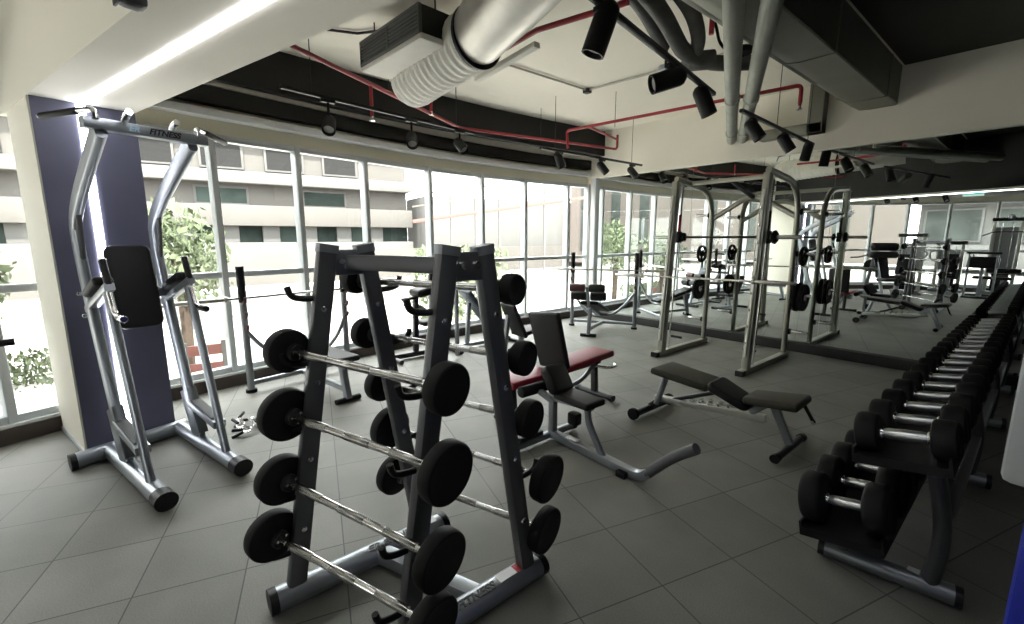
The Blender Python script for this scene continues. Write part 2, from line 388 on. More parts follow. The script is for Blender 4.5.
ext_building('car_park_wall', 'plain pale wall under the sloping ramp across the street', (-27.5, 15.2), (-23, 40), -.4,
    [(-.4, 4.2, 'slab', 'ext_white')], 'ext_white', 3.)
def strip_building(name, label, P0, P1, zt, wallm, step=3.1):
    P0, P1 = V(P0), V(P1); t = (P1 - P0).normalized(); n = V((-t.y, t.x)); ln = (P1 - P0).length; ang = math.atan2(t.y, t.x); mid = (P0 + P1) / 2
    if n.dot(-mid) < 0: n = -n
    r = thing(name, label, 'building', (mid.x, mid.y, -.4)); c = mid - n * 3
    MB().box((c.x, c.y, zt / 2 - .2), (ln, 6, zt + .4), 0, ang).build('wall', wallm, r)
    for j in range(int(ln / step)):
        p = P0 + t * (step * (j + .5)) + n * .02
        k = 7; h = (zt - .8) / k
        for z in range(k): MB().box((p.x, p.y, .4 + h * (z + .5)), (.95, .12, h - .14), .01, ang).build('window_pane', 'ext_grey_glass', r)
    return r
strip_building('office_tower', 'pinkish tower with tall window strips beyond the window corner', (-24, 26), (-4, 27), 22, 'ext_pink')
strip_building('office_slab', 'pinkish block with grey-green window strips, seen in the mirror', (-30, -24), (-6.5, -27), 20, 'ext_pink')
ext_building('terrace_building', 'white building with banded windows, seen far right in the mirror', (-6, -27.5), (16, -26), -.4,
    [(-.4, 1., 'slab', 'ext_white'), (1.3, 3.2, 'windows', 3.4, 2.6, 'ext_grey_glass'), (3.6, 5., 'slab', 'ext_white'), (5.3, 7.4, 'windows', 3.4, 2.6, 'ext_grey_glass'), (7.8, 9., 'slab', 'ext_white'), (9.4, 11.4, 'windows', 3.4, 2.6, 'ext_green_glass')], 'ext_white')
rp = thing('ramp_railing', 'sloping red and cream ramp railing outside the windows', 'railing', (-20, 14, -.3))
P0, P1 = V((-20.0, 10.5, 2.5)), V((-16.5, 20, 4.0))
MB().bar([P0 + V((0, 0, -.25)), P1 + V((0, 0, -.25))], .12, .16).build('ramp_kerb', 'ext_red', rp)
MB().bar([P0 + V((0, 0, 1.0)), P1 + V((0, 0, 1.0))], .1, .1).build('top_rail', 'ext_pink', rp)
MB().bar([P0 + V((0, 0, .45)), P1 + V((0, 0, .45))], .07, .07).build('mid_rail', 'ext_pink', rp)
for k in range(8):
    p = P0.lerp(P1, (k + .5) / 8); MB().bar([(p.x, p.y, -.3), (p.x, p.y, p.z + 1.0)], .1, .1).build('post', 'ext_white', rp)
def ball(x, y, z, r):
    th = random.uniform(0, 6.283); u = random.uniform(-1, 1); rr = r * random.random() ** .45 * random.uniform(.8, 1.1); q = math.sqrt(1 - u * u)
    return V((x + rr * q * math.cos(th), y + rr * q * math.sin(th), z + rr * u * 1.1))
def leaves(c, pos, n, size=.13):
    for i in range(n):
        p = pos(); R_ = Euler((random.uniform(0, 6), random.uniform(0, 6), random.uniform(0, 6))).to_matrix(); k = size * random.uniform(.5, 1.2)
        c.add([p + R_ @ V(q) * k for q in ((-1, 0, 0), (0, -.5, .12), (1, 0, 0), (0, .5, .12))], [[0, 1, 2], [0, 2, 3]])
def tree(name, label, loc, h, r, cz, n=1300, cat='tree'):
    t = thing(name, label, cat, loc); x, y, z = loc
    MB().sweep([(x, y, z), (x + .05, y + .03, z + h * .35), (x, y, z + h * .75)], circ(.09, 9), .3).build('trunk', 'bark', t)
    c = MB()
    leaves(c, lambda: ball(x, y, z + cz, r), n, .085)
    c.build('crown', 'leaf', t, 180)
tree('street_tree', 'loose green tree right of the navy column, outside', (-9.6, .55, -.8), 2.6, .85, 2.0)
tree('street_tree', 'loose green tree left of the white column, outside', (-9.5, -2.2, -.8), 2.4, .85, 1.75)
hd = MB(); leaves(hd, lambda: V((-10.2 + random.gauss(0, .22), random.uniform(-4.2, -.9), random.uniform(-.8, -.3))), 2200, .06)
tag(hd.build('hedge', 'leaf', None, 180), 'low clipped hedge on the street left of the column', 'hedge')
hd = MB(); leaves(hd, lambda: V((-10.5 + random.gauss(0, .3), random.uniform(5.6, 8.4), random.uniform(-.8, 1.25))), 1900, .10)
tag(hd.build('hedge', 'leaf', None, 180), 'tall green hedge outside behind the barbell rack', 'hedge')
for k, (x, y, lab) in enumerate([(-8.0, .66, 'small red road barrier outside, low behind the tower and column')]):
    br_ = thing('road_barrier', lab, 'barrier', (x, y, -.8), math.radians(82))
    m_ = MB(); M0 = root_matrix(br_); loc = lambda a, b_, c: M0 @ V((a, b_, c))
    m_.bar([loc(-.28, 0, .62), loc(.28, 0, .62)], .05, .16); m_.bar([loc(-.28, 0, .36), loc(.28, 0, .36)], .05, .12); m_.build('board', 'ext_red', br_)
    for s_ in (-.24, .24): MB().bar([loc(s_, 0, 0), loc(s_, 0, .75)], .06, .06).build('leg', 'ext_white', br_)

# ------------------------------------------------------------------ ceiling services
du = thing('air_duct', 'large grey rectangular air duct along the dark ceiling', 'duct', (-1.5, 3, 2.93))
prof = [(-.27, .18), (-.235, .0), (-.18, -.13), (-.09, -.19), (.0, -.2), (.24, -.2), (.25, -.19), (.25, .2), (-.27, .2)]
MB().sweep([(-1.52, -1.5, 3.13), (-1.52, YM - .02, 3.13)], [(a, b_) for a, b_ in prof], 0).build('duct_body', 'duct_grey', du)
MB().sweep([(-1.64, -1.5, 2.965), (-1.64, 5.2, 2.965)], rrect(.05, .03, .004), 0).build('seam_rail', 'duct_grey', du)
for y in (.8, 2.6, 4.4, 6.1):
    MB().sweep([(-1.52, y - .02, 3.13), (-1.52, y + .02, 3.13)], [(a * 1.03, b_ * 1.04) for a, b_ in prof], 0).build('flange', 'duct_grey', du)
fe = thing('wall_duct', 'grey square duct stub outline on the white bulkhead', 'duct', (-2.2, YM - .1, 2.8))
m_ = MB(); m_.bar([(-2.62, YM - .12, 2.80), (-1.92, YM - .12, 2.80)], .16, .12); m_.build('duct_arm', 'duct_grey', fe)
MB().bar([(-2.0, YM - .12, 2.74), (-2.0, YM - .12, 3.3)], .16, .16, 0, (0, 1, 0)).build('duct_riser', 'duct_grey', fe)
for lab, pts in (('left one of the two grey drain pipes below the ceiling', [(-3.05, YM - .03, 2.84), (-1.34, 2.78, 2.84), (-.9, 1.8, 2.84)]), ('right one of the two grey drain pipes, nearer the air duct', [(-2.90, YM - .03, 2.83), (-1.19, 2.93, 2.83), (-.72, 1.95, 2.83)])):
    p_ = thing('drain_pipe', lab, 'pipe', pts[0], 0, 'grey drain pipes')
    MB().tube(pts, .062, .3, 18).build('pipe', 'pipe_grey', p_)
    for t in (.12, .5):
        a, b_ = V(pts[0]), V(pts[1]); q = a.lerp(b_, t); d = (b_ - a).normalized() * .04
        MB().cyl(q - d, q + d, .072, 18, .006).build('coupling', 'pipe_grey', p_)
ins = thing('insulated_pipe', 'dark lagged pipes with elbows above the track lights', 'pipe', (-2, 3.6, 3.05))
MB().tube([(-1.90, 2.3, 3.2), (-1.95, 3.0, 3.05), (-2.15, 3.66, 3.0), (-2.1, 4.08, 3.0), (-1.86, 4.3, 3.0)], .062, .16, 16).build('lagged_pipe', 'insulation_dark', ins)
MB().tube([(-1.84, 2.6, 3.26), (-1.88, 3.3, 3.12), (-2.04, 3.72, 3.04), (-2.3, 3.95, 3.0)], .055, .2, 16).build('lagged_pipe', 'insulation_dark', ins)
MB().tube([(-2.02, 2.2, 3.25), (-2.1, 2.95, 3.15), (-2.3, 3.6, 3.08)], .05, .2, 16).build('lagged_pipe', 'insulation_dark', ins)
MB().cyl((-2.22, 3.85, 3.0), (-2.04, 3.98, 3.0), .078, 18, .02).build('valve_body', 'insulation_dark', ins)
MB().lathe([(.07, 0), (.085, .015), (.085, .03), (.06, .05)], (-1.84, 4.06, 3.01), (0, 0, 1), 18).build('valve_wheel', 'black_plastic', ins)
MB().tube([(-1.85, 3.3, 3.3), (-1.88, 3.65, 3.12), (-1.95, 3.85, 3.06), (-1.9, 4.0, 3.0)], .012, .1, 8).build('cable', 'black_plastic', ins)
MB().tube([(-1.84, 3.5, 3.3), (-1.86, 3.8, 3.2), (-1.86, 4.1, 3.0)], .009, .1, 8).build('cable', 'black_plastic', ins)
# flexible duct with grille
ac = thing('air_diffuser', 'slatted grille box fed by a white flexible duct', 'air diffuser', (-3.5, 1.9, 2.95))
gA, gB = V((-4.02, 1.68, 0)), V((-3.09, 1.74, 0)); gt = (gB - gA).normalized(); gn = V((-gt.y, gt.x, 0))
m_ = MB(); c = (gA + gB) / 2 + gn * .17; m_.box((c.x, c.y, 3.045), (.93, .32, .2), .01, math.atan2(gt.y, gt.x)); m_.build('plenum_box', 'black_paint', ac)
m_ = MB(); c = (gA + gB) / 2 + gn * .2; m_.box((c.x, c.y, 2.93), (.95, .42, .05), .02, math.atan2(gt.y, gt.x)); m_.build('lagging', 'insulation_white', ac)
ga = math.atan2(gt.y, gt.x)
m_ = MB(); c = (gA + gB) / 2
for z in (2.955, 3.135): m_.box((c.x, c.y, z), (.93, .03, .022), .003, ga)
for s_ in (-.455, 0, .455): q = c + gt * s_; m_.box((q.x, q.y, 3.045), (.02, .03, .18), .003, ga)
gf = m_.build('grille_frame', 'grille_grey', ac)
for k in range(6):
    z = 2.98 + k * .026
    MB().box((c.x - gn.x * .004, c.y - gn.y * .004, z), (.9, .016, .004), 0, Euler((math.radians(-20), 0, ga)).to_matrix()).build('slat', 'grille_grey', gf)
fp = rounded([(-4.12, 2.16, 2.91), (-3.7, 2.14, 2.93), (-3.3, 2.14, 2.96), (-2.95, 2.14, 2.98)], .2, 6)
m_ = MB(); vs = []; N = 24; rings = []
def lerp_path(P_, k):
    L_ = [0]
    for a, b_ in zip(P_, P_[1:]): L_.append(L_[-1] + (b_ - a).length)
    out = []
    for i in range(k):
        d = L_[-1] * i / (k - 1); j = max(0, min(len(P_) - 2, next((q for q in range(len(L_) - 1) if L_[q + 1] >= d), len(P_) - 2)))
        out.append(P_[j].lerp(P_[j + 1], (d - L_[j]) / max(1e-6, L_[j + 1] - L_[j])))
    return out
PP = lerp_path(fp, 60)
for i, p in enumerate(PP):
    t = (PP[min(i + 1, 59)] - PP[max(i - 1, 0)]).normalized(); sd = t.cross(V((0, 0, 1))).normalized(); u = sd.cross(t)
    r = .215 * (min(1, .72 + .28 * (i / 6)) if i < 6 else 1) + .006 * math.sin(i * 1.6)
    rings += [p + sd * r * math.cos(6.2832 * j / N) + u * r * math.sin(6.2832 * j / N) for j in range(N)]
m_.add(rings, [[i * N + j, i * N + (j + 1) % N, (i + 1) * N + (j + 1) % N, (i + 1) * N + j] for i in range(59) for j in range(N)] + [list(range(N)), [59 * N + j for j in range(N)]])
m_.build('flexible_duct', 'insulation_white', ac, 60)
MB().lathe([(.218, 0), (.228, .005), (.228, .03), (.218, .035)], (-2.97, 2.14, 2.98), (1, 0, 0), 32).build('band_clamp', 'black_plastic', ac)
MB().lathe([(.21, 0), (.215, .15), (.23, .5), (.24, 1.0)], (-2.95, 2.14, 2.99), (1, -.18, .12), 32).build('metal_duct', 'galvanised', ac)
m_ = MB(); m_.bar([(-3.35, 2.42, 2.84), (-2.62, 2.44, 2.90)], .06, .04); m_.build('support_rail', 'insulation_white', ac)
for x, y in ((-4.0, 1.8), (-3.15, 1.9)): MB().tube([(x, y, 3.13), (x, y, ZC)], .006, 0, 8).build('hanger_rod', 'dark_steel', ac)
cd = thing('ceiling_conduit', 'thin dark conduit crossing the white ceiling behind the duct', 'conduit', (-3.6, 3.4, 3.3))
MB().tube([(-4.5, 1.15, 3.31), (-4.25, 1.75, 3.31), (-4.05, 1.9, 3.31)], .012, 0, 8).build('conduit_run', 'dark_steel', cd)
MB().tube([(-3.95, 3.15, 3.31), (-3.96, 4.55, 3.31), (-2.2, 4.75, 3.31)], .012, 0, 8).build('conduit_run', 'galvanised', cd)
MB().box((-3.96, 4.55, 3.3), (.08, .08, .05), .005).build('junction_box', 'black_plastic', cd)
# red sprinkler pipes
sp = thing('sprinkler_pipe', 'red sprinkler pipe run under the white ceiling', 'pipe', (-4.5, 3, 2.9))
MB().tube([(-3.0, -.1, 2.9), (-3.8, 1.06, 2.9), (-5.12, 3.42, 2.9), (-4.72, 5.95, 2.9), (-4.69, 6.15, 2.9), (-4.69, 6.15, 3.12)], .019, .06, 12).build('main_pipe', 'red_paint', sp)
MB().tube([(-4.55, 4.85, 2.74), (-4.55, 4.82, 2.97), (-3.0, 5.02, 2.97), (-1.76, 5.18, 2.97), (-1.76, 5.18, 2.80)], .019, .05, 12).build('branch_pipe', 'red_paint', sp)
MB().tube([(-4.2, 4.86, 2.97), (-4.69, 6.15, 3.05)], .017, 0, 12).build('branch_pipe', 'red_paint', sp)
MB().tube([(-1.95, 2.62, 3.0), (-2.62, 2.44, 3.0), (-3.6, 2.5, 3.0)], .02, 0, 12).build('branch_pipe', 'red_paint', sp)
MB().tube([(-1.76, 3.35, 2.94), (-1.76, 3.35, 3.2)], .018, 0, 12).build('branch_pipe', 'red_paint', sp)
for x, y, z0, z1 in ((-4.25, 1.85, 2.62, 2.9), (-4.75, 2.78, 2.92, 3.1), (-1.76, 5.18, 2.78, 2.8)):
    MB().tube([(x, y, z0), (x, y, z1)], .016, 0, 10).build('drop_pipe', 'red_paint', sp)
    MB().lathe([(.008, 0), (.028, .004), (.02, .012), (.012, .03), (.014, .05)], (x, y, z0 - .045), (0, 0, 1), 14).build('sprinkler_head', 'chrome', sp)
for x, y in ((-3.6, .75), (-4.4, 2.1), (-4.95, 4.7), (-3.8, 4.92), (-2.4, 5.1)): MB().tube([(x, y, 2.9), (x, y, ZC)], .004, 0, 6).build('hanger_rod', 'dark_steel', sp)
sd_ = thing('smoke_detector', 'small white smoke detector behind the sideways track spotlight, top centre', 'smoke detector', (-2.35, 3.75, 3.0))
MB().lathe([(.03, 0), (.055, .012), (.06, .035), (.06, .05)], (-2.35, 3.72, 2.92), (0, 0, 1), 24).build('detector_body', 'unit_white', sd_)
MB().tube([(-2.35, 3.72, 2.97), (-2.35, 3.72, ZC)], .012, 0, 8).build('drop_rod', 'dark_steel', sd_)
# tracks and spotlights
def track(lab, a, b_, ztop=ZC, ks=(.12, .88)):
    a, b_ = V(a), V(b_); t = thing('lighting_track', lab, 'light track', tuple((a + b_) / 2), 0, 'ceiling lighting tracks')
    MB().bar([a, b_], .036, .03, 0, (0, 0, 1), .004).build('rail', 'black_plastic', t)
    for k in (ks if ztop == ZC else (.05, .3)):
        p = a.lerp(b_, k); MB().tube([p, (p.x, p.y, ztop)], .004, 0, 6).build('suspension_rod', 'dark_steel', t)
TZ = 2.62
track('black light track in front of the left windows', (-4.05, 1.02, TZ + .05), (-4.38, 3.1, TZ + .05))
track('black light track near the window corner', (-4.43, 4.2, TZ + .03), (-4.42, 6.45, TZ + .03))
track('black light track at top centre beside the lagged pipes', (-1.42, 1.0, TZ + .02), (-1.90, 3.72, TZ + .02), 2.95)
track('black light track before the bulkhead', (-1.93, 4.3, TZ), (-2.02, 6.5, TZ), ZC, (.42, .9))
def spot(lab, p, d, L_=.2, r=.055, drop=.07):
    p = V(p); d = V(d).normalized(); s_ = thing('track_spotlight', lab, 'spotlight', tuple(p), 0, 'track spotlights')
    MB().box((p.x, p.y, p.z - .028), (.04, .12, .026), .004).build('track_adapter', 'black_plastic', s_)
    piv = p + V((0, 0, -.04 - drop)); MB().tube([p + V((0, 0, -.03)), piv], .011, 0, 10).build('stem', 'black_plastic', s_)
    st = piv - d * L_ * .35
    MB().lathe([(r * .55, -.02), (r * .9, .0), (r, .02), (r, L_), (r * .86, L_), (r * .8, L_ - .025)], st, d, 26).build('lamp_can', 'black_plastic', s_)
    MB().lathe([(r * .8, 0), (r * .75, .006), (.0, .008)], st + d * (L_ - .03), d, 22).build('lens', 'lens', s_)
AZ = TZ + .05
spot('track spotlight above the left windows, leftmost of three', (-4.11, 1.40, AZ), (.62, -.3, -.72), .15, .055, .17)
spot('track spotlight above the left windows, middle of three', (-4.24, 2.25, AZ), (.65, -.3, -.72), .15, .055, .16)
spot('track spotlight above the left windows, rightmost of three', (-4.33, 2.88, AZ), (.75, .15, -.72), .16, .055, .12)
spot('track spotlight by the window corner, nearest of its track', (-4.43, 4.55, AZ - .02), (.22, .3, -.95), .2, .055, .06)
spot('track spotlight by the window corner, middle of its track', (-4.42, 5.45, AZ - .02), (.55, .3, -.8), .18, .055, .08)
spot('track spotlight by the window corner, last before the mirror', (-4.42, 6.2, AZ - .02), (.6, .25, -.8), .18, .055, .08)
spot('large track spotlight at top centre, aimed down, nearest the camera', (-1.585, 1.93, TZ + .02), (-.30, -.2, -1), .23, .060, .04)
spot('track spotlight at top centre with its pale lens aimed left', (-1.76, 2.86, TZ + .02), (-.55, -.72, -.28), .21, .062, .06)
spot('track spotlight at top centre below the drain pipes', (-1.87, 3.5, TZ + .02), (.3, .25, -.9), .21, .06, .04)
spot('track spotlight before the bulkhead, leftmost of three', (-1.95, 4.62, TZ), (.5, .2, -.8), .19, .058, .06)
spot('track spotlight before the bulkhead, middle of three', (-1.98, 5.5, TZ), (.45, .25, -.8), .19, .058, .06)
spot('track spotlight before the bulkhead, nearest the mirror', (-2.01, 6.3, TZ), (-.15, -.1, -1), .19, .055, .05)
track('black light track along the rear windows, seen in the mirror', (-3.25, -2.35, TZ + .03), (-1.7, -3.45, TZ + .03))
for k, (t_, nm) in enumerate(((.15, 'leftmost'), (.5, 'middle'), (.85, 'rightmost'))):
    p = V((-3.25, -2.35, 0)).lerp(V((-1.7, -3.45, 0)), t_); spot('track spotlight along the rear windows, %s of three in the mirror' % nm, (p.x, p.y, TZ + .03), (.4, .5, -.8), .19, .058, .08)
bx = thing('wall_speaker', 'small black box fixed to the white beam, top left', 'speaker', (-2.43, .05, 2.4))
q = CC + E2 * 1.98 + S2 * -.045
MB().box((q.x, q.y, 2.36), (.08, .08, .10), .02, B15).build('housing', 'black_plastic', bx)
MB().box((q.x + .0, q.y - .043, 2.36), (.06, .01, .10), .004, B15).build('speaker_grille', 'dark_steel', bx)
# exit sign, faces the mirror
ex = thing('exit_sign', 'green exit sign hanging from the ceiling, seen in the mirror', 'sign', (-1.3, -1.9, 2.5))
MB().box((-1.3, -1.9, 2.55), (.36, .05, .2), .008).build('sign_case', 'sign_white', ex)
MB().box((-1.3, -1.872, 2.55), (.32, .008, .13), .003).build('green_panel', 'sign_green', ex)
m_ = MB(); y = -1.866
m_.cyl((-1.34, y, 2.595), (-1.34, y + .004, 2.595), .012, 12); m_.bar([(-1.335, y, 2.58), (-1.325, y, 2.545)], .016, .004, 0, (0, 1, 0), .001)
for a, b_, c in (((-1.325, 2.545), (-1.35, 2.53), (-1.36, 2.505)), ((-1.325, 2.545), (-1.30, 2.53), (-1.305, 2.50)), ((-1.335, 2.575), (-1.355, 2.555), (-1.365, 2.57)), ((-1.335, 2.575), (-1.31, 2.56), (-1.295, 2.57))):
    m_.bar([(a[0], y, a[1]), (b_[0], y, b_[1]), (c[0], y, c[1])], .009, .004, 0, (0, 1, 0), .001)
m_.bar([(-1.27, y, 2.55), (-1.18, y, 2.55)], .014, .004, 0, (0, 1, 0), .001); m_.add([(-1.17, y, 2.58), (-1.17, y, 2.52), (-1.145, y, 2.55)], [[0, 1, 2]])
m_.build('pictogram', 'sign_white', ex)
for s_ in (-.12, .12): MB().tube([(-1.3 + s_, -1.9, 2.64), (-1.3 + s_, -1.9, ZC)], .005, 0, 6).build('hanger_rod', 'dark_steel', ex)

# ------------------------------------------------------------------ pull-up and dip tower in front of the column
oL = V((-4.02, -.275, 0)); oR = V((-4.17, .12, 0)); eT = E1; sT = S1
tw = thing('pull_up_tower', 'silver pull-up and knee-raise tower in front of the navy column', 'exercise tower', (-3.6, .1, 0))
def tl(o, d, z, s_=0): return o + eT * d + sT * s_ + V((0, 0, z))
MB().oval([tl(oL, .06, .055, -.2), tl(oR, .02, .055, .04)], .11, .1).build('rear_foot_tube', 'silver_paint', tw)
for q in (tl(oL, .06, .055, -.2),): MB().oval([q - sT * .012, q + sT * .02], .118, .106).build('end_cap', 'black_plastic', tw)
for o in (oL, oR):
    r_ = MB().oval([tl(o, .05, .06), tl(o, 1.05, .06)], .10, .095).build('foot_rail', 'silver_paint', tw)
    MB().oval([tl(o, 1.01, .06), tl(o, 1.1, .06)], .115, .105).build('end_cap', 'black_plastic', r_)
    MB().oval([tl(o, .42, .09), tl(o, -.0, 1.45), tl(o, .05, 1.66), tl(o, .86, 2.05)], .05, .115, .5, eT).build('upright', 'silver_paint', tw)
    MB().bar([tl(o, .44, .11), tl(o, .30, .42)], .06, .15, 0, eT).build('gusset', 'silver_paint', tw)
    MB().oval([tl(o, .86, .09), tl(o, .54, 1.20)], .045, .06, 0, eT).build('front_post', 'silver_paint', tw)
    MB().tube([tl(o, .05, 1.30), tl(o, .10, 1.38), tl(o, .16, 1.64), tl(o, .20, 1.70)], .014, .06).build('mid_grip', 'grip_grey', tw)
    MB().bar([tl(o, .06, 1.04), tl(o, .60, 1.22)], .05, .045).build('dip_arm', 'silver_paint', tw)
    MB().pad(tl(o, .20, 1.125), tl(o, .50, 1.225), .10, .055).build('arm_pad', 'black_vinyl', tw)
    g_ = MB().cyl(tl(o, .585, 1.23), tl(o, .53, 1.37), .019, 16, .004).build('vertical_grip', 'black_plastic', tw)
    MB().cyl(tl(o, .531, 1.366), tl(o, .528, 1.375), .021, 16, .002).build('grip_cap', 'chrome', g_)
    h_ = MB().tube([tl(o, .57, 1.21), tl(o, .63, 1.07), tl(o, .70, 1.05), tl(o, .80, 1.05)], .015, .05).build('dip_handle', 'chrome', tw)
    MB().cyl(tl(o, .70, 1.05), tl(o, .80, 1.05), .019, 16, .003).build('grip_sleeve', 'black_plastic' if o is oR else 'chrome', h_)
    st = MB().bar([tl(o, .38, .335), tl(o, .80, .275)], .075, .05).build('step', 'silver_paint', tw)
    MB().bar([tl(o, .42, .362), tl(o, .76, .313)], .062, .012, 0).build('tread', 'grip_grey', st)
    for z, d in ((1.0, .14), (1.14, .09)):
        for s_ in (-.03, .03): MB().cyl(tl(o, d - .06, z, s_), tl(o, d - .075, z, s_), .014, 10, .003).build('bolt', 'chrome', tw)
mL, mR = tl(oL, .16, 0), tl(oR, .16, 0); mid = (mL + mR) / 2
MB().bar([mL + V((0, 0, 1.12)) , mR + V((0, 0, 1.12))], .05, .06).build('pad_bracket', 'silver_paint', tw)
MB().pad(mid + eT * .09 + V((0, 0, .90)) , mid + eT * -.02 + V((0, 0, 1.44)), .245, .06, eT, .02, None, .05).build('back_pad', 'black_vinyl', tw)
cL, cR = tl(oL, .87, 2.065, -.07), tl(oR, .87, 2.065, .07)
cb = MB().bar([cL, cR], .065, .055).build('crossbar', 'silver_paint', tw)
ct = (cR - cL).normalized(); cn = V((ct.y, -ct.x, 0))
M_ = frame_matrix((cL + cR) / 2 + ct * .04 + cn * .034, ct, (0, 0, 1)); lettering('ER', .042, M_ @ Matrix.Translation((-.12, 0, 0)), 'light_blue_ink', tw, 'lettering', .3); lettering('FITNESS', .042, M_ @ Matrix.Translation((.02, 0, 0)), 'ink', tw, 'lettering', .3)
for s_, o in ((-1, oL), (1, oR)):
    a = tl(o, .87, 2.085, s_ * .02); out = sT * s_; dr_ = (out * (.27 if o is oR else .13) - eT * (.25 if o is oR else .30)).normalized()
    hb = MB().tube([a + eT * .03, a + eT * .03 + V((0, 0, .045)), a + V((0, 0, .05)) + dr_ * .06, a + V((0, 0, .035)) + dr_ * .36], .013, .04).build('pull_up_handle', 'chrome', tw)
    MB().cyl(a + V((0, 0, .047)) + dr_ * .10, a + V((0, 0, .034)) + dr_ * .352, .017, 16, .004).build('grip_sleeve', 'black_plastic', hb)
    b_ = tl(o, .87, 2.085, -s_ * .10); MB().tube([b_, b_ + V((0, 0, .03)) + eT * .03, b_ + V((0, 0, .045)) + eT * .10], .016, .03).build('neutral_grip', 'chrome', tw)

# ------------------------------------------------------------------ A-frame barbell rack
rk = thing('barbell_rack', 'dark A-frame barbell rack standing in the foreground', 'barbell rack', (-1.58, .75, 0))
for (fx, y0, y1, fy, fty, rty, ry) in ((-1.835, .28, 1.07, .37, .585, .735, .95), (-1.303, .46, 1.25, .60, .808, .955, 1.172)):
    rl = MB().oval([(fx, y0, .05), (fx, y1, .05)], .105, .085).build('base_rail', 'silver_paint', rk)
    for y in (y0, y1): MB().oval([(fx, y - .015, .05), (fx, y + .015, .05)], .112, .09).build('end_cap', 'black_plastic', rl)
    if fx < -1.5:
        M_ = frame_matrix((fx + .012, .80, .0935), (0, 1, .0), (-1, 0, 0)); lettering('ER FITNESS', .052, M_, 'ink', rl, 'lettering', .3)
        MB().box((fx, 1.0, .0932), (.05, .05, .001)).build('sticker', 'label_white', rl)
    else:
        M_ = frame_matrix((fx + .012, .86, .0935), (0, 1, .0), (-1, 0, 0)); lettering('ER FITNESS', .052, M_, 'ink', rl, 'lettering', .3)
        MB().box((fx, 1.06, .0932), (.045, .09, .001)).build('sticker', 'label_white', rl); MB().box((fx, 1.12, .0932), (.045, .03, .001)).build('sticker', 'label_red', rl)
    for a, b_ in (((fx, fy, .07), (fx, fty, 1.45)), ((fx, ry, .07), (fx, rty, 1.45))):
        lg = MB().bar([a, b_], .056, .075, 0, (0, 1, 0), .016).build('upright', 'rack_paint', rk)
        d = (V(b_) - V(a)).normalized(); MB().bar([V(b_) - d * .01, V(b_) + d * .022], .064, .083, 0, (0, 1, 0), .018).build('top_cap', 'silver_paint', lg)
        for z in (.33, .62, .93, 1.22):
            p = V(a).lerp(V(b_), (z - .07) / 1.38); MB().cyl(p + V((.026, 0, 0)), p + V((.036, 0, 0)), .012, 10, .003).build('bolt', 'chrome', lg)
    pl = MB().bar([(fx, fty + .02, 1.40), (fx, rty - .02, 1.40)], .05, .10, 0).build('top_plate', 'rack_paint', rk)
    for y in (fty + .045, rty - .045): MB().cyl((fx + .024, y, 1.405), (fx + .036, y, 1.405), .013, 6).build('bolt', 'chrome', pl)
MB().bar([(-1.835, .66, 1.40), (-1.303, .882, 1.40)], .05, .06).build('top_tube', 'rack_paint', rk)
MB().bar([(-1.835, .72, .055), (-1.303, .93, .055)], .07, .06).build('base_crossbar', 'silver_paint', rk)
lev = [(1.30, 1.29), (1.045, 1.01), (.785, .748), (.50, .465), (.267, .234)]
rlev = [(1.315, 1.306), (1.073, 1.059), (.839, .776), (.605, .546), (.344, .275)]
for fx, fy, fty, rty, ry, k in ((-1.835, .37, .585, .735, .95, 0), (-1.303, .60, .808, .955, 1.172, 1)):
    for L_, sg, a, b_ in ((lev, -1, fy, fty), (rlev, 1, ry, rty)):
        for zz in L_:
            z = zz[k] - .025; y = a + (b_ - a) * (z - .07) / 1.38 + sg * .045
            MB().tube([(fx, y - sg * .04, z - .012), (fx, y + sg * .03, z - .012), (fx, y + sg * .075, z + .0), (fx, y + sg * .085, z + .04)], .012, .025, 10).build('bar_hook', 'black_plastic', rk)
BB = [('front', [-1.867, .418, 1.062], [-1.165, .71, 1.03], .086), ('front', [-1.844, .389, .815], [-1.14, .684, .765], .104), ('front', [-1.85, .354, .55], [-1.126, .644, .485], .100), ('front', [-1.846, .302, .33], [-1.116, .602, .278], .101),
      ('rear', [-1.989, .748, 1.31], [-1.287, 1.08, 1.305], .060), ('rear', [-1.989, .784, 1.062], [-1.282, 1.132, 1.03], .070), ('rear', [-1.965, .834, .81], [-1.288, 1.172, .765], .080), ('rear', [-1.983, .877, .573], [-1.246, 1.238, .495], .104), ('rear', [-1.998, .898, .31], [-1.268, 1.252, .235], .102)]
LB = ['fixed barbell on the front side of the rack, uppermost there', 'fixed barbell on the front side of the rack, second from top', 'fixed barbell on the front side of the rack, third from top', 'fixed barbell on the front side of the rack, lowest',
      'fixed barbell on the far side of the rack, topmost with smallest heads', 'fixed barbell on the far side of the rack, second from top', 'fixed barbell on the far side of the rack, third from top', 'fixed barbell on the far side of the rack, fourth from top', 'fixed barbell on the far side of the rack, lowest there']
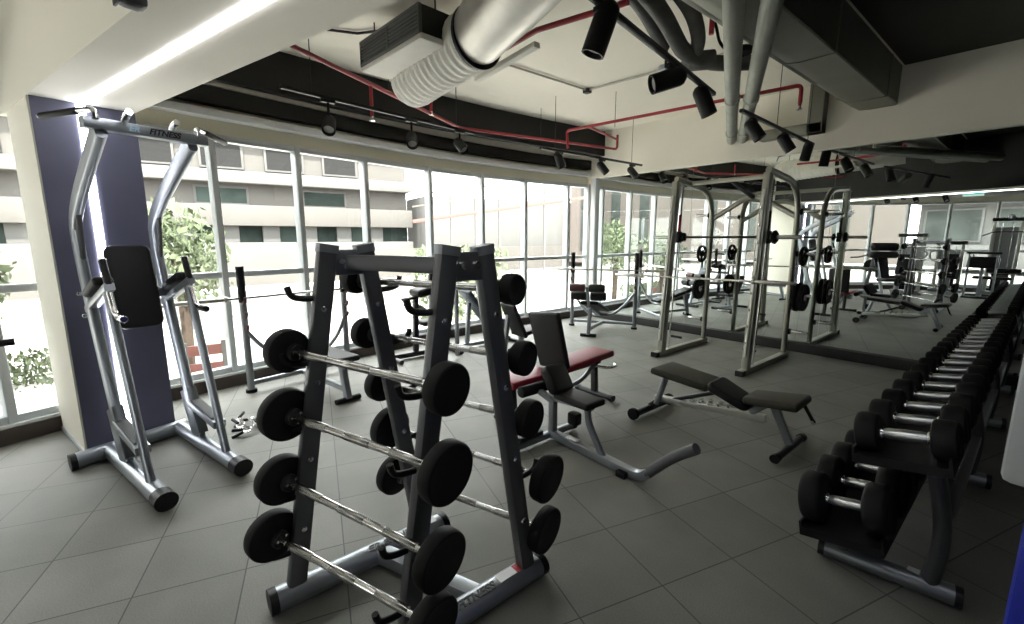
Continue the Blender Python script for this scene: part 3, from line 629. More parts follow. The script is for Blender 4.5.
for (sd, A, B, r), lab in zip(BB, LB):
    A, B = V(A), V(B); d = (B - A).normalized(); ln = (B - A).length
    t = thing('barbell', lab, 'barbell', tuple((A + B) / 2), 0, 'fixed barbells on the A-frame rack')
    MB().cyl(A, B, .0135, 16).build('bar', 'chrome', t); hd = V((math.cos(.24), math.sin(.24), d.z))
    for a, b_ in ((.12, .30), (.42, .58), (.70, .88)): MB().cyl(A.lerp(B, a), A.lerp(B, b_), .0155, 16, .002).build('knurled_grip', 'knurled_chrome', t)
    for p, s_ in ((A, -1), (B, 1)):
        h = MB().lathe([(r * .45, -.027), (r * .9, -.027), (r * .97, -.024), (r, -.017), (r, .017), (r * .97, .024), (r * .9, .027), (r * .84, .025), (r * .2, .025)], p, hd * s_, 36).build('weight_head', 'head_rubber', t)
        MB().lathe([(.03, -.06), (.034, -.055), (.034, -.038), (.022, -.03)], p, d * s_, 20).build('collar', 'black_plastic', h)
        for k in range(3):
            a = k * 2.094; x = d.orthogonal().normalized(); y = d.cross(x); q = p + (x * math.cos(a) + y * math.sin(a)) * .022 - d * s_ * .06
            MB().cyl(q, q - d * s_ * .005, .006, 8).build('screw', 'chrome', h)

# ------------------------------------------------------------------ smith machine at the mirror
sm = thing('smith_machine', 'silver smith machine standing against the mirror', 'smith machine', (-2.5, 5.6, 0))
XL, XR = -3.05, -2.0
for X, sg in ((XL, -1), (XR, 1)):
    b_ = MB().bar([(X, 4.92, .035), (X, 6.24, .035)], .07, .06).build('base_rail', 'smith_paint', sm)
    MB().bar([(X, 4.90, .03), (X, 4.97, .03)], .085, .06).build('foot_cap', 'black_plastic', b_)
    up = MB().bar([(X, 5.07, .06), (X, 5.21, 2.17)], .07, .10, 0, (0, 1, 0)).build('front_upright', 'smith_paint', sm)
    MB().bar([(X + .0, 5.015, .2), (X, 5.14, 2.0)], .03, .025, 0, (0, 1, 0)).build('notch_plate', 'bright_steel', up)
    for k in range(9):
        z = .35 + k * .18; y = 5.015 + (z - .2) * .0695
        MB().tube([(X, y, z), (X, y - .03, z + .005), (X, y - .035, z + .03)], .008, .01, 8).build('catch_peg', 'chrome', up)
    MB().oval([(X, 6.17, .06), (X, 6.17, 2.12), (X, 5.20, 2.20)], .06, .075, .42, (0, 1, 0)).build('rear_upright', 'smith_paint', sm)
    MB().cyl((X, 5.24, .07), (X, 5.36, 2.12), .011, 12).build('guide_rod', 'chrome', sm)
    sp_ = MB(); z0 = V((X, 5.32, 1.45)); z1 = V((X, 5.34, 1.78))
    sp_.cyl(z0, z1, .017, 14, .003); sp_.build('spring_sleeve', 'red_plastic' if sg < 0 else 'black_plastic', sm)
    MB().box((X, 5.33, 1.50), (.06, .09, .14), .012).build('carriage', 'black_plastic', sm)
    MB().tube([(X + sg * .0, 5.30, .22), (X + .14 * -sg, 5.30, .22)], .016, 0, 10).build('safety_stop', 'dark_steel', sm)
    for z, ln in ((1.80, .2), (1.30, .2), (.80, .2), (.34, .22)):
        pg = MB().cyl((X + sg * .03, 6.17, z), (X + sg * (.03 + ln), 6.17, z), .02, 14, .003).build('plate_peg', 'chrome', sm)
        MB().cyl((X + sg * .03, 6.17, z), (X + sg * .055, 6.17, z), .035, 16, .004).build('peg_flange', 'black_plastic', pg)
MB().bar([(XL, 5.55, 2.175), (XR, 5.55, 2.175)], .05, .05).build('top_crossbar', 'smith_paint', sm)
MB().oval([(XL, 6.17, 1.74), (-2.62, 6.17, 2.0), (-2.43, 6.17, 2.0), (XR, 6.17, 1.74)], .05, .065, .12, (0, 0, 1)).build('rear_brace', 'smith_paint', sm)
MB().bar([(-2.525, 6.17, 2.0), (-2.525, 5.56, 2.16)], .05, .04).build('brace_link', 'dark_steel', sm)
# the guided bar is a part of the machine
gb = MB().cyl((-3.05, 5.33, 1.5), (-2.0, 5.33, 1.5), .014, 16).build('guided_bar', 'dark_steel', sm)
for X, sg in ((XL, -1), (XR, 1)):
    MB().cyl((X, 5.33, 1.5), (X + sg * .33, 5.33, 1.5), .022, 18, .003).build('bar_sleeve', 'bright_steel', gb)
    MB().lathe([(.03, 0), (.07, .01), (.075, .03), (.05, .05)], (X + sg * .05, 5.33, 1.5), (sg, 0, 0), 20).build('bar_collar', 'black_rubber', gb)
    MB().lathe([(.03, 0), (.055, .01), (.055, .03), (.03, .04)], (X - sg * .09, 5.33, 1.5), (sg, 0, 0), 20).build('bar_collar', 'black_rubber', gb)
def plate(lab, p, r, th, ring=True, m='black_rubber'):
    p = V(p); t = thing('weight_plate', lab, 'weight plate', tuple(p), 0, 'plates hung on the smith machine')
    n = 32
    if ring:
        o = MB().lathe([(r * .84, -th * .5), (r * .97, -th * .5), (r, -th * .3), (r, th * .3), (r * .97, th * .5), (r * .84, th * .5), (r * .84, -th * .5)], p, (1, 0, 0), n)
        o.f = [f for f in o.f if len(f) == 4]; o.build('rim', m, t)
        for k in range(3):
            a = k * 2.094 + .5; MB().bar([p + V((0, math.cos(a) * r * .2, math.sin(a) * r * .2)), p + V((0, math.cos(a) * r * .9, math.sin(a) * r * .9))], r * .3, th * .6, 0, (1, 0, 0), .004).build('spoke', m, t)
        o = MB().lathe([(.024, -th * .6), (r * .3, -th * .6), (r * .3, th * .6), (.024, th * .6), (.024, -th * .6)], p, (1, 0, 0), n); o.f = [f for f in o.f if len(f) == 4]; o.build('hub', m, t)
    else:
        o = MB().lathe([(.024, -th * .4), (r * .4, -th * .5), (r * .45, -th * .36), (r * .8, -th * .36), (r * .86, -th * .5), (r * .97, -th * .5), (r, -th * .3), (r, th * .3), (r * .97, th * .5), (r * .86, th * .5), (r * .8, th * .36), (r * .45, th * .36), (r * .4, th * .5), (.024, th * .4), (.024, -th * .4)], p, (1, 0, 0), n)
        o.f = [f for f in o.f if len(f) == 4]; o.build('disc', m, t)
        o = MB().lathe([(.023, -th * .55), (.04, -th * .55), (.04, th * .55), (.023, th * .55), (.023, -th * .55)], p, (1, 0, 0), 18); o.f = [f for f in o.f if len(f) == 4]; o.build('steel_bushing', 'bright_steel', t)
plate('ring-spoked plate on the left upright of the smith machine, upper peg', (-3.16, 6.17, 1.27), .12, .035)
plate('thick black plate on the left upright of the smith machine, lower peg', (-3.17, 6.17, .775), .155, .045, False)
plate('ring-spoked plate on the right upright of the smith machine, upper peg', (-1.89, 6.17, 1.27), .12, .035)
plate('large black plate on the right upright of the smith machine, inner one', (-1.91, 6.17, .775), .175, .05, False)
plate('large black plate on the right upright of the smith machine, outer one', (-1.85, 6.17, .775), .165, .05, False)
def olympic(lab, A, B, sl=.4, group=None, rs=.019):
    A, B = V(A), V(B); d = (B - A).normalized(); t = thing('olympic_bar', lab, 'barbell', tuple((A + B) / 2), 0, group)
    MB().cyl(A + d * sl, B - d * sl, .0125, 16).build('shaft', 'chrome', t)
    for p, q in ((A, A + d * sl), (B, B - d * sl)):
        s_ = MB().cyl(p, q, rs, 18, .003).build('sleeve', 'bright_steel', t)
        dd = (q - p).normalized(); MB().cyl(q - dd * .01, q + dd * .02, rs * 1.5, 18, .004).build('collar', 'bright_steel', s_)
    return t
olympic('long steel bar resting on the front hooks of the smith machine', (-3.75, 4.995, 1.0), (-1.57, 4.995, 1.045), .40)

# ------------------------------------------------------------------ adjustable bench, centre right
ab = thing('adjustable_bench', 'black adjustable bench with chrome spine, right of centre', 'weight bench', (-1.5, 3.3, 0))
MB().oval([(-2.05, 3.06, .045), (-2.05, 3.56, .045)], .06, .055).build('rear_foot', 'dark_steel', ab)
for y in (3.04, 3.58): MB().cyl((-2.05, y - .02, .05), (-2.05, y + .02, .05), .05, 20, .008).build('wheel', 'black_rubber', ab)
MB().oval([(-1.0, 3.14, .04), (-1.0, 3.63, .04)], .055, .05).build('front_foot', 'dark_steel', ab)
for y in (3.14, 3.63): MB().oval([(-1.0, y - .02, .04), (-1.0, y + .02, .04)], .064, .058).build('foot_cap', 'black_plastic', ab)
MB().bar([(-2.02, 3.31, .14), (-1.15, 3.34, .22)], .055, .05).build('spine', 'bright_steel', ab)
MB().bar([(-1.25, 3.34, .24), (-1.12, 3.34, .36), (-1.08, 3.36, .26), (-1.0, 3.38, .07)], .06, .05, .08).build('front_leg', 'silver_paint', ab)
MB().oval([(-1.99, 3.28, .10), (-1.90, 3.28, .40)], .05, .05).build('rear_post', 'silver_paint', ab)
MB().bar([(-2.05, 3.3, .06), (-1.97, 3.3, .13)], .06, .05).build('foot_bracket', 'dark_steel', ab)
ld = MB().bar([(-1.85, 3.31, .17), (-1.40, 3.32, .37)], .035, .03).build('ladder_strut', 'dark_steel', ab)
for k in range(6):
    MB().box((-1.78 + k * .075, 3.335, .185 + k * .012), (.02, .06, .035), .003).build('ladder_notch', 'chrome', ab)
MB().pad((-1.97, 3.28, .40), (-1.50, 3.28, .36), .33, .055, (0, 0, 1), .022, .29).build('back_pad', 'olive_sheen_vinyl', ab)
MB().pad((-1.53, 3.28, .385), (-1.24, 3.29, .27), .28, .06, (.3, 0, 1), .022, .22, .05).build('hinge_pad', 'black_vinyl', ab)
MB().pad((-1.25, 3.27, .345), (-.90, 3.28, .39), .25, .055, (0, 0, 1), .022, .31).build('seat_pad', 'olive_sheen_vinyl', ab)
h_ = MB().tube([(-.93, 3.36, .38), (-.88, 3.40, .27)], .012, 0, 10).build('carry_handle', 'black_plastic', ab)
MB().cyl((-.885, 3.397, .28), (-.876, 3.403, .255), .015, 12, .002).build('handle_cap', 'chrome', h_)

# ------------------------------------------------------------------ low abdominal / preacher bench, centre
pb = thing('preacher_bench', 'low silver T-frame bench with black seat and angled foam end, centre', 'weight bench', (-1.8, 2.25, 0))
MB().oval([(-2.24, 1.86, .04), (-2.24, 2.50, .04)], .06, .05).build('cross_foot', 'silver_paint', pb)
MB().bar([(-2.24, 1.93, .09), (-2.24, 2.15, .09)], .07, .03).build('foot_plate', 'dark_steel', pb)
for y in (1.86, 2.50): MB().oval([(-2.24, y - .02, .04), (-2.24, y + .02, .04)], .07, .058).build('foot_cap', 'black_plastic', pb)
MB().bar([(-2.24, 2.26, .05), (-1.46, 2.26, .03), (-1.39, 2.26, .09)], .06, .055, .08).build('base_beam', 'silver_paint', pb)
MB().box((-2.02, 2.26, .08), (.10, .045, .01), .003).build('label_plate', 'label_white', pb)
MB().box((-1.56, 2.22, .02), (.07, .05, .04), .006).build('rubber_foot', 'black_rubber', pb)
MB().tube([(-1.405, 2.26, .075), (-1.25, 2.26, .245), (-1.11, 2.26, .35)], .032, .1, 18).build('foam_handle', 'grip_grey', pb)
MB().bar([(-2.22, 2.26, .06), (-2.22, 2.26, .34)], .05, .05, 0, (0, 1, 0)).build('post', 'silver_paint', pb)
MB().bar([(-2.25, 2.26, .33), (-1.85, 2.26, .36)], .05, .04).build('seat_beam', 'silver_paint', pb)
MB().oval([(-1.89, 2.26, .34), (-1.88, 2.26, .24), (-1.74, 2.26, .04)], .05, .045, .18, (0, 1, 0)).build('seat_leg', 'silver_paint', pb)
MB().pad((-2.14, 2.27, .365), (-1.82, 2.27, .36), .20, .05).build('seat_pad', 'black_vinyl', pb)
MB().bar([(-2.20, 2.26, .30), (-2.36, 2.22, .37)], .045, .04).build('link_arm', 'silver_paint', pb)
MB().pad((-2.08, 2.26, .42), (-2.20, 2.26, .60), .27, .075, (-1, -.25, -.1), .025, None, .05).build('arm_pad', 'black_vinyl', pb)
MB().cyl((-2.36, 2.06, .375), (-2.36, 2.36, .375), .042, 20, .012).build('foam_roller', 'black_rubber', pb)
MB().box((-2.13, 2.40, .16), (.09, .08, .1), .02).build('pop_pin', 'black_plastic', pb)

# ------------------------------------------------------------------ red bench with tall back
rb = thing('red_bench', 'red padded bench with a tall upright black backrest', 'weight bench', (-2.56, 2.7, 0))
MB().pad((-2.57, 2.04, .37), (-2.57, 2.52, .37), .30, .06).build('rear_pad', 'red_vinyl', rb)
MB().pad((-2.59, 2.66, .37), (-2.64, 3.36, .39), .28, .06).build('seat_pad', 'red_vinyl', rb)
MB().pad((-2.585, 2.62, .40), (-2.63, 2.52, .88), .34, .055, (0, 1, .2), .02, .36).build('backrest', 'black_vinyl', rb)
MB().bar([(-2.57, 2.08, .345), (-2.63, 3.28, .345)], .06, .05).build('main_beam', 'dark_steel', rb)
MB().tube([(-2.565, 2.36, .33), (-2.53, 2.62, .22), (-2.55, 2.95, .22), (-2.61, 3.2, .33)], .02, .2, 12).build('brace', 'silver_paint', rb)
for y, X in ((2.16, -2.575), (3.22, -2.63)):
    MB().bar([(X, y, .34), (X, y + .02, .05)], .055, .05, 0, (0, 1, 0)).build('leg', 'dark_steel', rb)
    f_ = MB().oval([(X - .2, y + .02, .03), (X + .2, y + .02, .03)], .06, .05).build('foot', 'dark_steel', rb)
    for s_ in (-.2, .2): MB().oval([(X + s_ - .02, y + .02, .03), (X + s_ + .02, y + .02, .03)], .07, .056).build('foot_cap', 'black_plastic', f_)
MB().tube([(-2.63, 3.22, .30), (-2.50, 3.27, .30), (-2.46, 3.34, .31), (-2.52, 3.38, .31)], .013, .04, 10).build('adjust_handle', 'chrome', rb)

# ------------------------------------------------------------------ olympic benches by the windows
def olympic_bench(name, lab, pA, pB, axis, top, hook, padz, rollers, padlen, m='black_vinyl', decl=0., dist=.28):
    pA, pB = V((*pA, 0)), V((*pB, 0)); c = (pA + pB) / 2; ax = V((*axis, 0)).normalized(); bt = (pB - pA).normalized()
    t = thing(name, lab, 'weight bench', tuple(c))
    for p in (pA, pB):
        u_ = MB().oval([p + V((0, 0, .02)), p + V((0, 0, top - .32))], .065, .055, 0, tuple(ax)).build('post', 'silver_paint', t)
        MB().oval([p + V((0, 0, top - .34)), p + V((0, 0, top))], .07, .06, 0, tuple(ax)).build('post_guard', 'black_plastic', u_)
        MB().oval([p + V((0, 0, .0)), p + V((0, 0, .03))], .1, .09, 0, tuple(ax)).build('post_foot', 'black_rubber', u_)
        for z in (hook, hook - .14, hook - .26):
            MB().tube([p + V((0, 0, z - .03)), p + ax * .05 + V((0, 0, z - .03)), p + ax * .075 + V((0, 0, z - .015)), p + ax * .08 + V((0, 0, z + .02))], .014, .02, 10).build('bar_catch', 'maroon_vinyl', u_)
    MB().oval([pA + V((0, 0, .09)), pB + V((0, 0, .09))], .05, .05, 0, (0, 0, 1)).build('base_tube', 'silver_paint', t)
    for p in (pA, pB):
        q = c + ax * dist + V((0, 0, padz - .05)); MB().tube([p + V((0, 0, .62)), p.lerp(c, .25) + ax * .06 + V((0, 0, .42)), p.lerp(c, .65) + ax * .15 + V((0, 0, padz - .07)), q], .022, .25, 12).build('curved_brace', 'silver_paint', t)
    far = c + ax * (dist + padlen)
    z1 = padz + decl
    MB().bar([c + ax * dist + V((0, 0, padz - .05)), far + V((0, 0, z1 - .03))], .06, .05).build('spine', 'silver_paint', t)
    lg = MB().bar([far - ax * .10 + V((0, 0, z1 - .03)), far - ax * .02 + V((0, 0, .03))], .065, .055, 0, tuple(bt)).build('leg', 'silver_paint', t)
    f_ = far - ax * .02; MB().oval([f_ - bt * .12 + V((0, 0, .025)), f_ + bt * .12 + V((0, 0, .025))], .055, .045).build('foot', 'black_rubber', lg)
    MB().bar([c + V((0, 0, .09)), f_ + V((0, 0, .12))], .05, .05).build('floor_beam', 'silver_paint', t)
    MB().pad(c + ax * (dist - .12) + V((0, 0, padz - .02)), far + V((0, 0, z1)), .28, .055).build('pad', m, t)
    if rollers:
        MB().oval([far + V((0, 0, z1 - .02)), far + ax * .12 + V((0, 0, z1 + .28))], .045, .045, 0, tuple(bt)).build('roller_arm', 'silver_paint', t)
        for z, mm, r, a in ((.26, 'maroon_vinyl', .06, .11), (.13, 'black_vinyl', .065, .02)):
            q = far + ax * a + V((0, 0, z1 + z)); MB().cyl(q - bt * .26, q - bt * .03, r, 22, .015).build('foam_roller', mm, t); MB().cyl(q + bt * .03, q + bt * .26, r, 22, .015).build('foam_roller', 'black_vinyl', t)
    return t
olympic_bench('bench_press', 'silver bench press station by the left window, behind the front barbells', (-4.86, .74), (-5.06, 1.76), (.97, .12), 1.23, .92, .37, False, .72)
olympic('steel bar across the bench press station by the left window', (-4.75, .2, .93), (-5.13, 2.22, .93), .40)
olympic_bench('decline_bench', 'decline bench with foam leg rollers near the window corner', (-5.14, 5.66), (-4.25, 6.20), (.40, -.9), 1.25, .96, .30, True, .62, decl=.20, dist=.22)
olympic('thin steel bar across the decline bench posts near the window corner', (-5.42, 5.42, .97), (-3.80, 6.42, .97), .34)
# incline bench, blue-grey backrest
ib = thing('incline_bench', 'incline bench with raised blue-grey backrest near the middle windows', 'weight bench', (-5.0, 3.5, 0))
MB().pad((-4.99, 3.74, .27), (-4.96, 3.30, .78), .28, .055, (0, 1, 1)).build('backrest', 'blue_vinyl', ib)
MB().pad((-4.97, 3.76, .28), (-4.93, 4.06, .33), .26, .055).build('seat_pad', 'blue_vinyl', ib)
MB().bar([(-4.96, 3.36, .07), (-4.96, 3.40, .62)], .05, .05, 0, (0, 1, 0)).build('rear_post', 'silver_paint', ib)
MB().bar([(-4.96, 3.1, .05), (-4.95, 4.1, .05)], .06, .05).build('floor_beam', 'silver_paint', ib)
MB().bar([(-4.95, 4.0, .05), (-4.95, 3.92, .28)], .05, .05, 0, (0, 1, 0)).build('seat_post', 'silver_paint', ib)
for y in (3.1, 4.1): MB().oval([(-5.22, y, .03), (-4.70, y, .03)], .06, .05).build('foot', 'dark_steel', ib)
for X in (-5.26, -4.62):
    MB().oval([(X, 2.98, .03), (X, 2.98, 1.0)], .06, .05).build('rack_post', 'silver_paint', ib)
    MB().tube([(X, 2.98, .94), (X, 3.05, .94), (X, 3.06, .99)], .014, .02, 10).build('bar_catch', 'black_plastic', ib)
MB().bar([(-5.26, 2.98, .70), (-4.62, 2.98, .70)], .05, .05).build('rack_crossbar', 'dark_steel', ib)
# arm curl machine seen between the rack frames
cm = thing('arm_curl_machine', 'dark seated arm machine seen between the rack frames by the window', 'exercise machine', (-5.0, 2.6, 0))
MB().bar([(-5.0, 2.3, .05), (-4.98, 2.88, .05)], .07, .06).build('floor_beam', 'dark_steel', cm)
for y in (2.3, 2.88): MB().oval([(-5.2, y, .03), (-4.78, y, .03)], .06, .05).build('foot', 'dark_steel', cm)
MB().bar([(-4.99, 2.60, .07), (-4.99, 2.62, .78)], .06, .06, 0, (0, 1, 0)).build('post', 'dark_steel', cm)
MB().bar([(-4.99, 2.62, .66), (-4.99, 2.88, .50)], .05, .05).build('brace', 'silver_paint', cm)
MB().bar([(-4.99, 2.84, .78), (-4.99, 2.86, 1.24)], .05, .05, 0, (0, 1, 0)).build('upper_post', 'black_plastic', cm)
MB().tube([(-4.99, 2.84, 1.12), (-4.97, 2.5, 1.10)], .02, 0, 12).build('handle', 'black_plastic', cm)
MB().tube([(-4.97, 2.62, .76), (-4.95, 2.42, .75)], .02, 0, 12).build('handle', 'black_plastic', cm)
MB().pad((-4.99, 2.60, .76), (-4.99, 2.86, .80), .28, .1).build('arm_pad', 'black_vinyl', cm)
MB().pad((-4.99, 2.66, .40), (-4.99, 2.92, .40), .26, .06).build('seat_pad', 'black_vinyl', cm)
# shoulder bench
sb = thing('shoulder_bench', 'grey upright-back bench between the rack and the red bench', 'weight bench', (-4.15, 3.6, 0))
MB().pad((-4.22, 3.66, .24), (-4.19, 3.42, .68), .27, .055, (0, 1, .3)).build('backrest', 'black_vinyl', sb)
MB().pad((-4.22, 3.64, .26), (-4.26, 3.98, .29), .26, .055).build('seat_pad', 'black_vinyl', sb)
MB().bar([(-4.2, 3.36, .05), (-4.25, 4.0, .05)], .06, .05).build('floor_beam', 'silver_paint', sb)
MB().bar([(-4.23, 3.72, .05), (-4.23, 3.70, .25)], .06, .05, 0, (0, 1, 0)).build('post', 'silver_paint', sb)
MB().bar([(-4.2, 3.40, .06), (-4.2, 3.46, .55)], .05, .045, 0, (0, 1, 0)).build('back_post', 'silver_paint', sb)
for y in (3.36, 4.0): MB().oval([(-4.45, y, .03), (-4.0, y, .03)], .06, .05).build('foot', 'dark_steel', sb)

# ------------------------------------------------------------------ dumbbell rack and dumbbells
dr = thing('dumbbell_rack', 'long two-tier dumbbell rack running to the mirror on the right', 'dumbbell rack', (-.27, 4.4, 0))
TY0, TY1 = 2.18, 6.45
TILT = math.radians(10)
for X, z, nm in ((-.272, .66, 'upper_tray'), (-.425, .245, 'lower_tray')):
    dx = V((math.cos(TILT), 0, math.sin(TILT)))
    tr_ = MB(); up = V((-math.sin(TILT), 0, math.cos(TILT)))
    tr_.sweep([V((X, TY0, z)), V((X, TY1, z))], [(-.142, .012), (-.15, .012), (-.15, -.05), (.15, -.05), (.15, .02), (.142, .02), (.142, -.014), (-.142, -.014)], 0, tuple(up))
    tr_.build(nm, 'black_plastic', dr)
for y in (2.42, 3.78, 5.1, 6.3):
    ft = MB().oval([(-.52, y - .05, .05), (-.06, y + .01, .05)], .085, .08).build('foot_tube', 'silver_paint', dr)
    for X, yy in ((-.52, y - .05), (-.06, y + .01)): MB().oval([(X - .012, yy - .002, .05), (X + .012, yy + .002, .05)], .09, .085).build('end_cap', 'dark_steel', ft)
    MB().bar([(-.22, y, .088), (-.18, y, .09)], .035, .006).build('sticker', 'label_white', ft)
    MB().oval([(-.145, y, .07), (-.125, y, .3), (-.19, y, .60), (-.22, y, .62)], .06, .07, .3, (0, 1, 0)).build('upright', 'rack_paint', dr)
    MB().oval([(-.44, y - .04, .07), (-.42, y, .22)], .055, .06, 0, (0, 1, 0)).build('short_post', 'rack_paint', dr)
MB().bar([(-.135, 2.42, .30), (-.135, 6.3, .30)], .04, .05).build('rear_beam', 'rack_paint', dr)
ORD = ['first', 'second', 'third', 'fourth', 'fifth', 'sixth', 'seventh', 'eighth', 'ninth', 'tenth', 'eleventh', 'twelfth', 'thirteenth', 'fourteenth', 'fifteenth', 'sixteenth', 'seventeenth', 'eighteenth', 'nineteenth', 'twentieth', 'twenty-first', 'twenty-second', 'twenty-third']
def dumbbell(lab, p, r, hl, hw, grp):
    p = V(p); t = thing('dumbbell', lab, 'dumbbell', tuple(p), 0, grp); d = V((math.cos(TILT), 0, math.sin(TILT)))
    h_ = MB().lathe([(.018, -hl), (.018, -hl * .85), (.0215, -hl * .7), (.0225, 0), (.0215, hl * .7), (.018, hl * .85), (.018, hl)], p, d, 16).build('handle', 'handle_steel', t)
    for s_ in (-1, 1):
        MB().lathe([(.024, 0), (.026, .004), (.026, .012), (.02, .016)], p + d * s_ * (hl - .012), d * s_, 16).build('ring', 'chrome', t)
        MB().lathe([(r * .78, 0), (r * .93, .006), (r, .018), (r, hw - .018), (r * .93, hw - .006), (r * .78, hw), (r * .7, hw - .004)], p + d * s_ * hl, d * s_, 30).build('weight_head', 'head_rubber', t)
    return t
protos = {}
for row, X, z0, r0, r1, n, pitch, y0, grp, tn in (('upper', -.272, .66, .078, .060, 18, .235, 2.27, 'dumbbells on the upper tray', 'top tier'), ('lower', -.435, .245, .112, .092, 18, .236, 2.29, 'dumbbells on the lower tray', 'bottom tier')):
    for i in range(n):
        k = i // 2; r = r0 + (r1 - r0) * min(1, (2 * k) / (n - 1)); y = y0 + i * pitch
        if y > TY1 - .05: break
        lab = '%s black dumbbell from the near end of the rack, on its %s' % (ORD[i], tn)
        pos = (X, y, z0 - .014 + r)
        if (row, k) not in protos: protos[(row, k)] = dumbbell(lab, pos, r, .072 if row == 'lower' else .078, .088 if row == 'lower' else .078, grp)
        else: copy_tree(protos[(row, k)], lab, pos)

# ------------------------------------------------------------------ spring collars on the floor
def clip(lab, x, y, rz, tilt):
    t = thing('spring_collar', lab, 'barbell collar', (x, y, 0), rz, 'spring collars on the floor')
    M0 = root_matrix(t); m_ = MB(); pts = []
    R_ = Matrix.Rotation(tilt, 3, 'X')
    for i in range(40):
        a = i / 39 * 2.6 * 6.2832; pts.append(M0 @ (R_ @ V((.03 * math.cos(a), -.012 + i * .0007, .03 * math.sin(a))) + V((0, 0, .036))))
    m_.tube(pts, .0042, 0, 8); m_.build('coil', 'chrome', t)
    for i, (dx, yy) in enumerate(((.028, -.012), (.03, .015))):
        MB().cyl(M0 @ (R_ @ V((dx, yy, 0)) + V((0, 0, .036))), M0 @ (R_ @ V((dx + .075, yy + (.02 if i else -.02), .012)) + V((0, 0, .03))), .012, 12, .004).build('grip', 'black_plastic', t)
for i, (x, y, rz, tl_) in enumerate([(-4.04, .50, 2.6, 1.3), (-3.98, .60, .4, 1.2), (-3.92, .50, 3.6, 1.35), (-3.86, .60, 1.3, 1.25), (-3.80, .52, 5.0, 1.3)]):
    clip(['spring collar at the left end of the floor pile', 'spring collar at the back left of the floor pile', 'spring collar in the middle front of the floor pile', 'spring collar at the back right of the floor pile', 'spring collar at the right end of the floor pile'][i], x, y, rz, tl_)

# ------------------------------------------------------------------ cabinet at the right edge
ca = thing('dispenser_cabinet', 'light grey and blue cabinet cut off by the right edge', 'cabinet', (.262, 1.44, 0))
ca.rotation_euler = (0, 0, math.radians(-6))
M0 = root_matrix(ca); lc = lambda x, y, z: M0 @ V((x, y, z))
def lbox(c, s_, bev, nm, m_): 
    q = MB().box(c, s_, bev); q.v = [M0 @ v for v in q.v]; return q.build(nm, m_, ca)
lbox((.0, 0, .52), (.42, .36, 1.0), .02, 'blue_body', 'blue_gloss')
lbox((-.01, 0, 1.24), (.48, .40, .44), .015, 'upper_housing', 'unit_white')
lbox((.0, 0, .01), (.44, .38, .02), .004, 'plinth', 'black_plastic')
lbox((-.01, -.2, 1.24), (.34, .012, .26), .005, 'front_panel', 'grey_frame')

# ------------------------------------------------------------------ machines behind and left of the camera, seen in the mirror
lm = thing('leg_press', 'bulky leg machine with wide black pads, seen in the mirror', 'exercise machine', (-2.75, -1.35, 0))
MB().bar([(-3.2, -1.9, .06), (-2.5, -.85, .06)], .09, .08).build('floor_beam', 'silver_paint', lm)
MB().bar([(-2.75, -1.9, .05), (-3.4, -1.45, .05)], .08, .07).build('rear_foot', 'silver_paint', lm)
MB().bar([(-2.25, -1.2, .05), (-2.75, -.85, .05)], .08, .07).build('front_foot', 'silver_paint', lm)
MB().bar([(-3.05, -1.65, .1), (-2.85, -1.35, 1.15)], .07, .08, 0, (0, 1, 0)).build('upright', 'silver_paint', lm)
MB().bar([(-2.55, -.92, .1), (-2.85, -1.35, 1.1)], .06, .07, 0, (0, 1, 0)).build('diagonal', 'silver_paint', lm)
MB().pad((-2.95, -1.1, .98), (-2.45, -1.45, .98), .30, .16).build('thigh_pad', 'black_vinyl', lm)
MB().pad((-2.95, -1.15, 1.16), (-2.45, -1.5, 1.16), .24, .20).build('chest_pad', 'black_vinyl', lm)
MB().pad((-2.6, -1.15, .40), (-2.35, -.85, .42), .34, .08).build('seat_pad', 'black_vinyl', lm)
MB().pad((-2.65, -1.2, .46), (-2.78, -1.4, .98), .32, .08, (1, 1, .3)).build('back_pad', 'black_vinyl', lm)
MB().tube([(-2.9, -1.35, 1.08), (-3.1, -.9, 1.0), (-3.17, -.49, 1.0)], .017, .12, 12).build('handle', 'black_plastic', lm)
for d in (.0, .09): MB().cyl((-2.98 + d, -1.72 - d, .75), (-3.02 + d, -1.78 - d, .75), .17, 28, .012).build('weight_disc', 'black_rubber', lm)
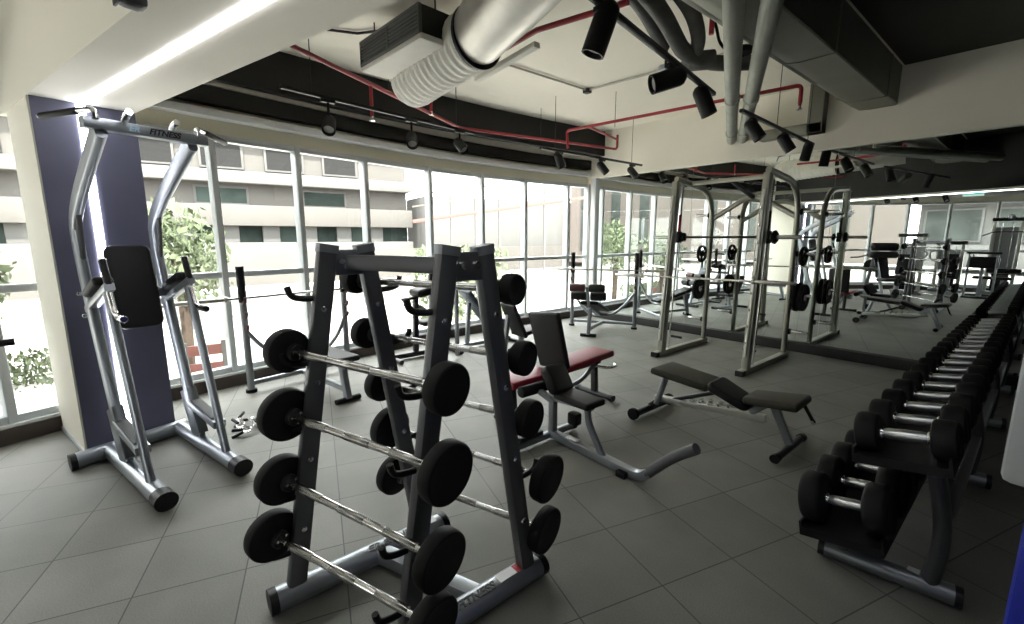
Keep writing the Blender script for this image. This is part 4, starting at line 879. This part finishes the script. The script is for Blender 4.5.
def stack_machine(name, lab, x, y, rz, h, arm):
    t = thing(name, lab, 'exercise machine', (x, y, 0), rz); M0 = root_matrix(t); q = lambda a, b_, c: M0 @ V((a, b_, c))
    MB().bar([q(-.34, 0, .05), q(.34, 0, .05)], .12, .08).build('base', 'silver_paint', t)
    for a in (-.24, .24): MB().bar([q(a, 0, .08), q(a, 0, h)], .07, .09, 0, (0, 1, 0)).build('column', 'bright_steel', t)
    MB().bar([q(-.30, 0, h), q(.30, 0, h)], .16, .09).build('top_box', 'dark_steel', t)
    MB().bar([q(0, -.03, .62), q(0, -.03, h - .2)], .40, .015, 0, tuple(M0.to_3x3() @ V((0, 1, 0)))).build('shroud', 'unit_white', t)
    for k in range(9): MB().bar([q(-.15, .02, .14 + k * .05), q(.15, .02, .14 + k * .05)], .11, .044).build('stack_plate', 'black_rubber', t)
    for a in (-.10, .10): MB().cyl(q(a, .02, .1), q(a, .02, h - .1), .012, 10).build('guide_rod', 'chrome', t)
    MB().pad(q(-.02, .45, .44), q(-.02, .85, .44), .32, .07).build('seat_pad', 'black_vinyl', t)
    MB().bar([q(0, .0, .06), q(0, .95, .06)], .07, .06).build('floor_beam', 'silver_paint', t)
    MB().bar([q(0, .65, .08), q(0, .65, .44)], .06, .06, 0, (0, 1, 0)).build('seat_post', 'silver_paint', t)
    if arm == 'lat':
        MB().bar([q(0, 0, h), q(0, .25, h + .10), q(0, .75, h + .02)], .06, .07, .1).build('boom', 'silver_paint', t)
        MB().tube([q(-.5, .75, h - .42), q(-.3, .75, h - .32), q(.3, .75, h - .32), q(.5, .75, h - .42)], .014, .08, 10).build('pull_bar', 'black_plastic', t)
        MB().tube([q(0, .75, h), q(0, .75, h - .32)], .004, 0, 6).build('cable', 'black_plastic', t)
        MB().cyl(q(-.3, .6, .66), q(.3, .6, .66), .06, 20, .012).build('thigh_roller', 'black_vinyl', t)
    else:
        MB().pad(q(0, .40, .52), q(0, .28, 1.05), .32, .08, tuple(M0.to_3x3() @ V((0, 1, .2)))).build('back_pad', 'black_vinyl', t)
        for a in (-1, 1):
            MB().tube([q(a * .22, .05, 1.15), q(a * .42, .25, 1.1), q(a * .42, .6, .95)], .02, .12, 10).build('press_arm', 'silver_paint', t)
            MB().cyl(q(a * .42, .55, .97), q(a * .42, .68, .92), .022, 14, .004).build('grip', 'black_plastic', t)
    return t
stack_machine('cable_machine', 'pale cable tower with weight stack and dark top, seen in the mirror', -2.35, -2.6, math.radians(8), 1.55, 'press')
stack_machine('lat_pulldown', 'tall pale pulldown tower at far right of the mirror', -.75, -4.0, math.radians(-8), 1.95, 'lat')
stack_machine('shoulder_press', 'shoulder press machine with stack, seen in the mirror left of the pulldown', -1.72, -3.75, math.radians(-10), 1.35, 'press')
px_ = thing('arm_curl_bench', 'black arm curl bench with wide pad, seen far right in the mirror', 'weight bench', (-1.0, -2.9, 0))
MB().bar([(-1.0, -3.2, .05), (-1.0, -2.5, .05)], .07, .06).build('floor_beam', 'silver_paint', px_)
for y in (-3.2, -2.5): MB().oval([(-1.28, y, .03), (-.72, y, .03)], .06, .05).build('foot', 'dark_steel', px_)
MB().bar([(-1.0, -2.62, .06), (-1.0, -2.66, .85)], .06, .06, 0, (0, 1, 0)).build('post', 'silver_paint', px_)
MB().pad((-1.0, -2.82, .98), (-1.0, -2.52, .74), .56, .07, (0, 1, 1)).build('arm_pad', 'black_vinyl', px_)
MB().bar([(-1.0, -3.05, .06), (-1.0, -3.05, .46)], .06, .06, 0, (0, 1, 0)).build('seat_post', 'silver_paint', px_)
MB().pad((-1.0, -3.22, .46), (-1.0, -2.9, .46), .34, .07).build('seat_pad', 'black_vinyl', px_)
MB().bar([(-1.3, -2.5, 1.12), (-.7, -2.5, 1.12)], .05, .05).build('bar_rest', 'black_plastic', px_)
for X in (-1.24, -.76): MB().bar([(X, -2.5, .06), (X, -2.5, 1.12)], .04, .04, 0, (0, 1, 0)).build('rest_post', 'silver_paint', px_)
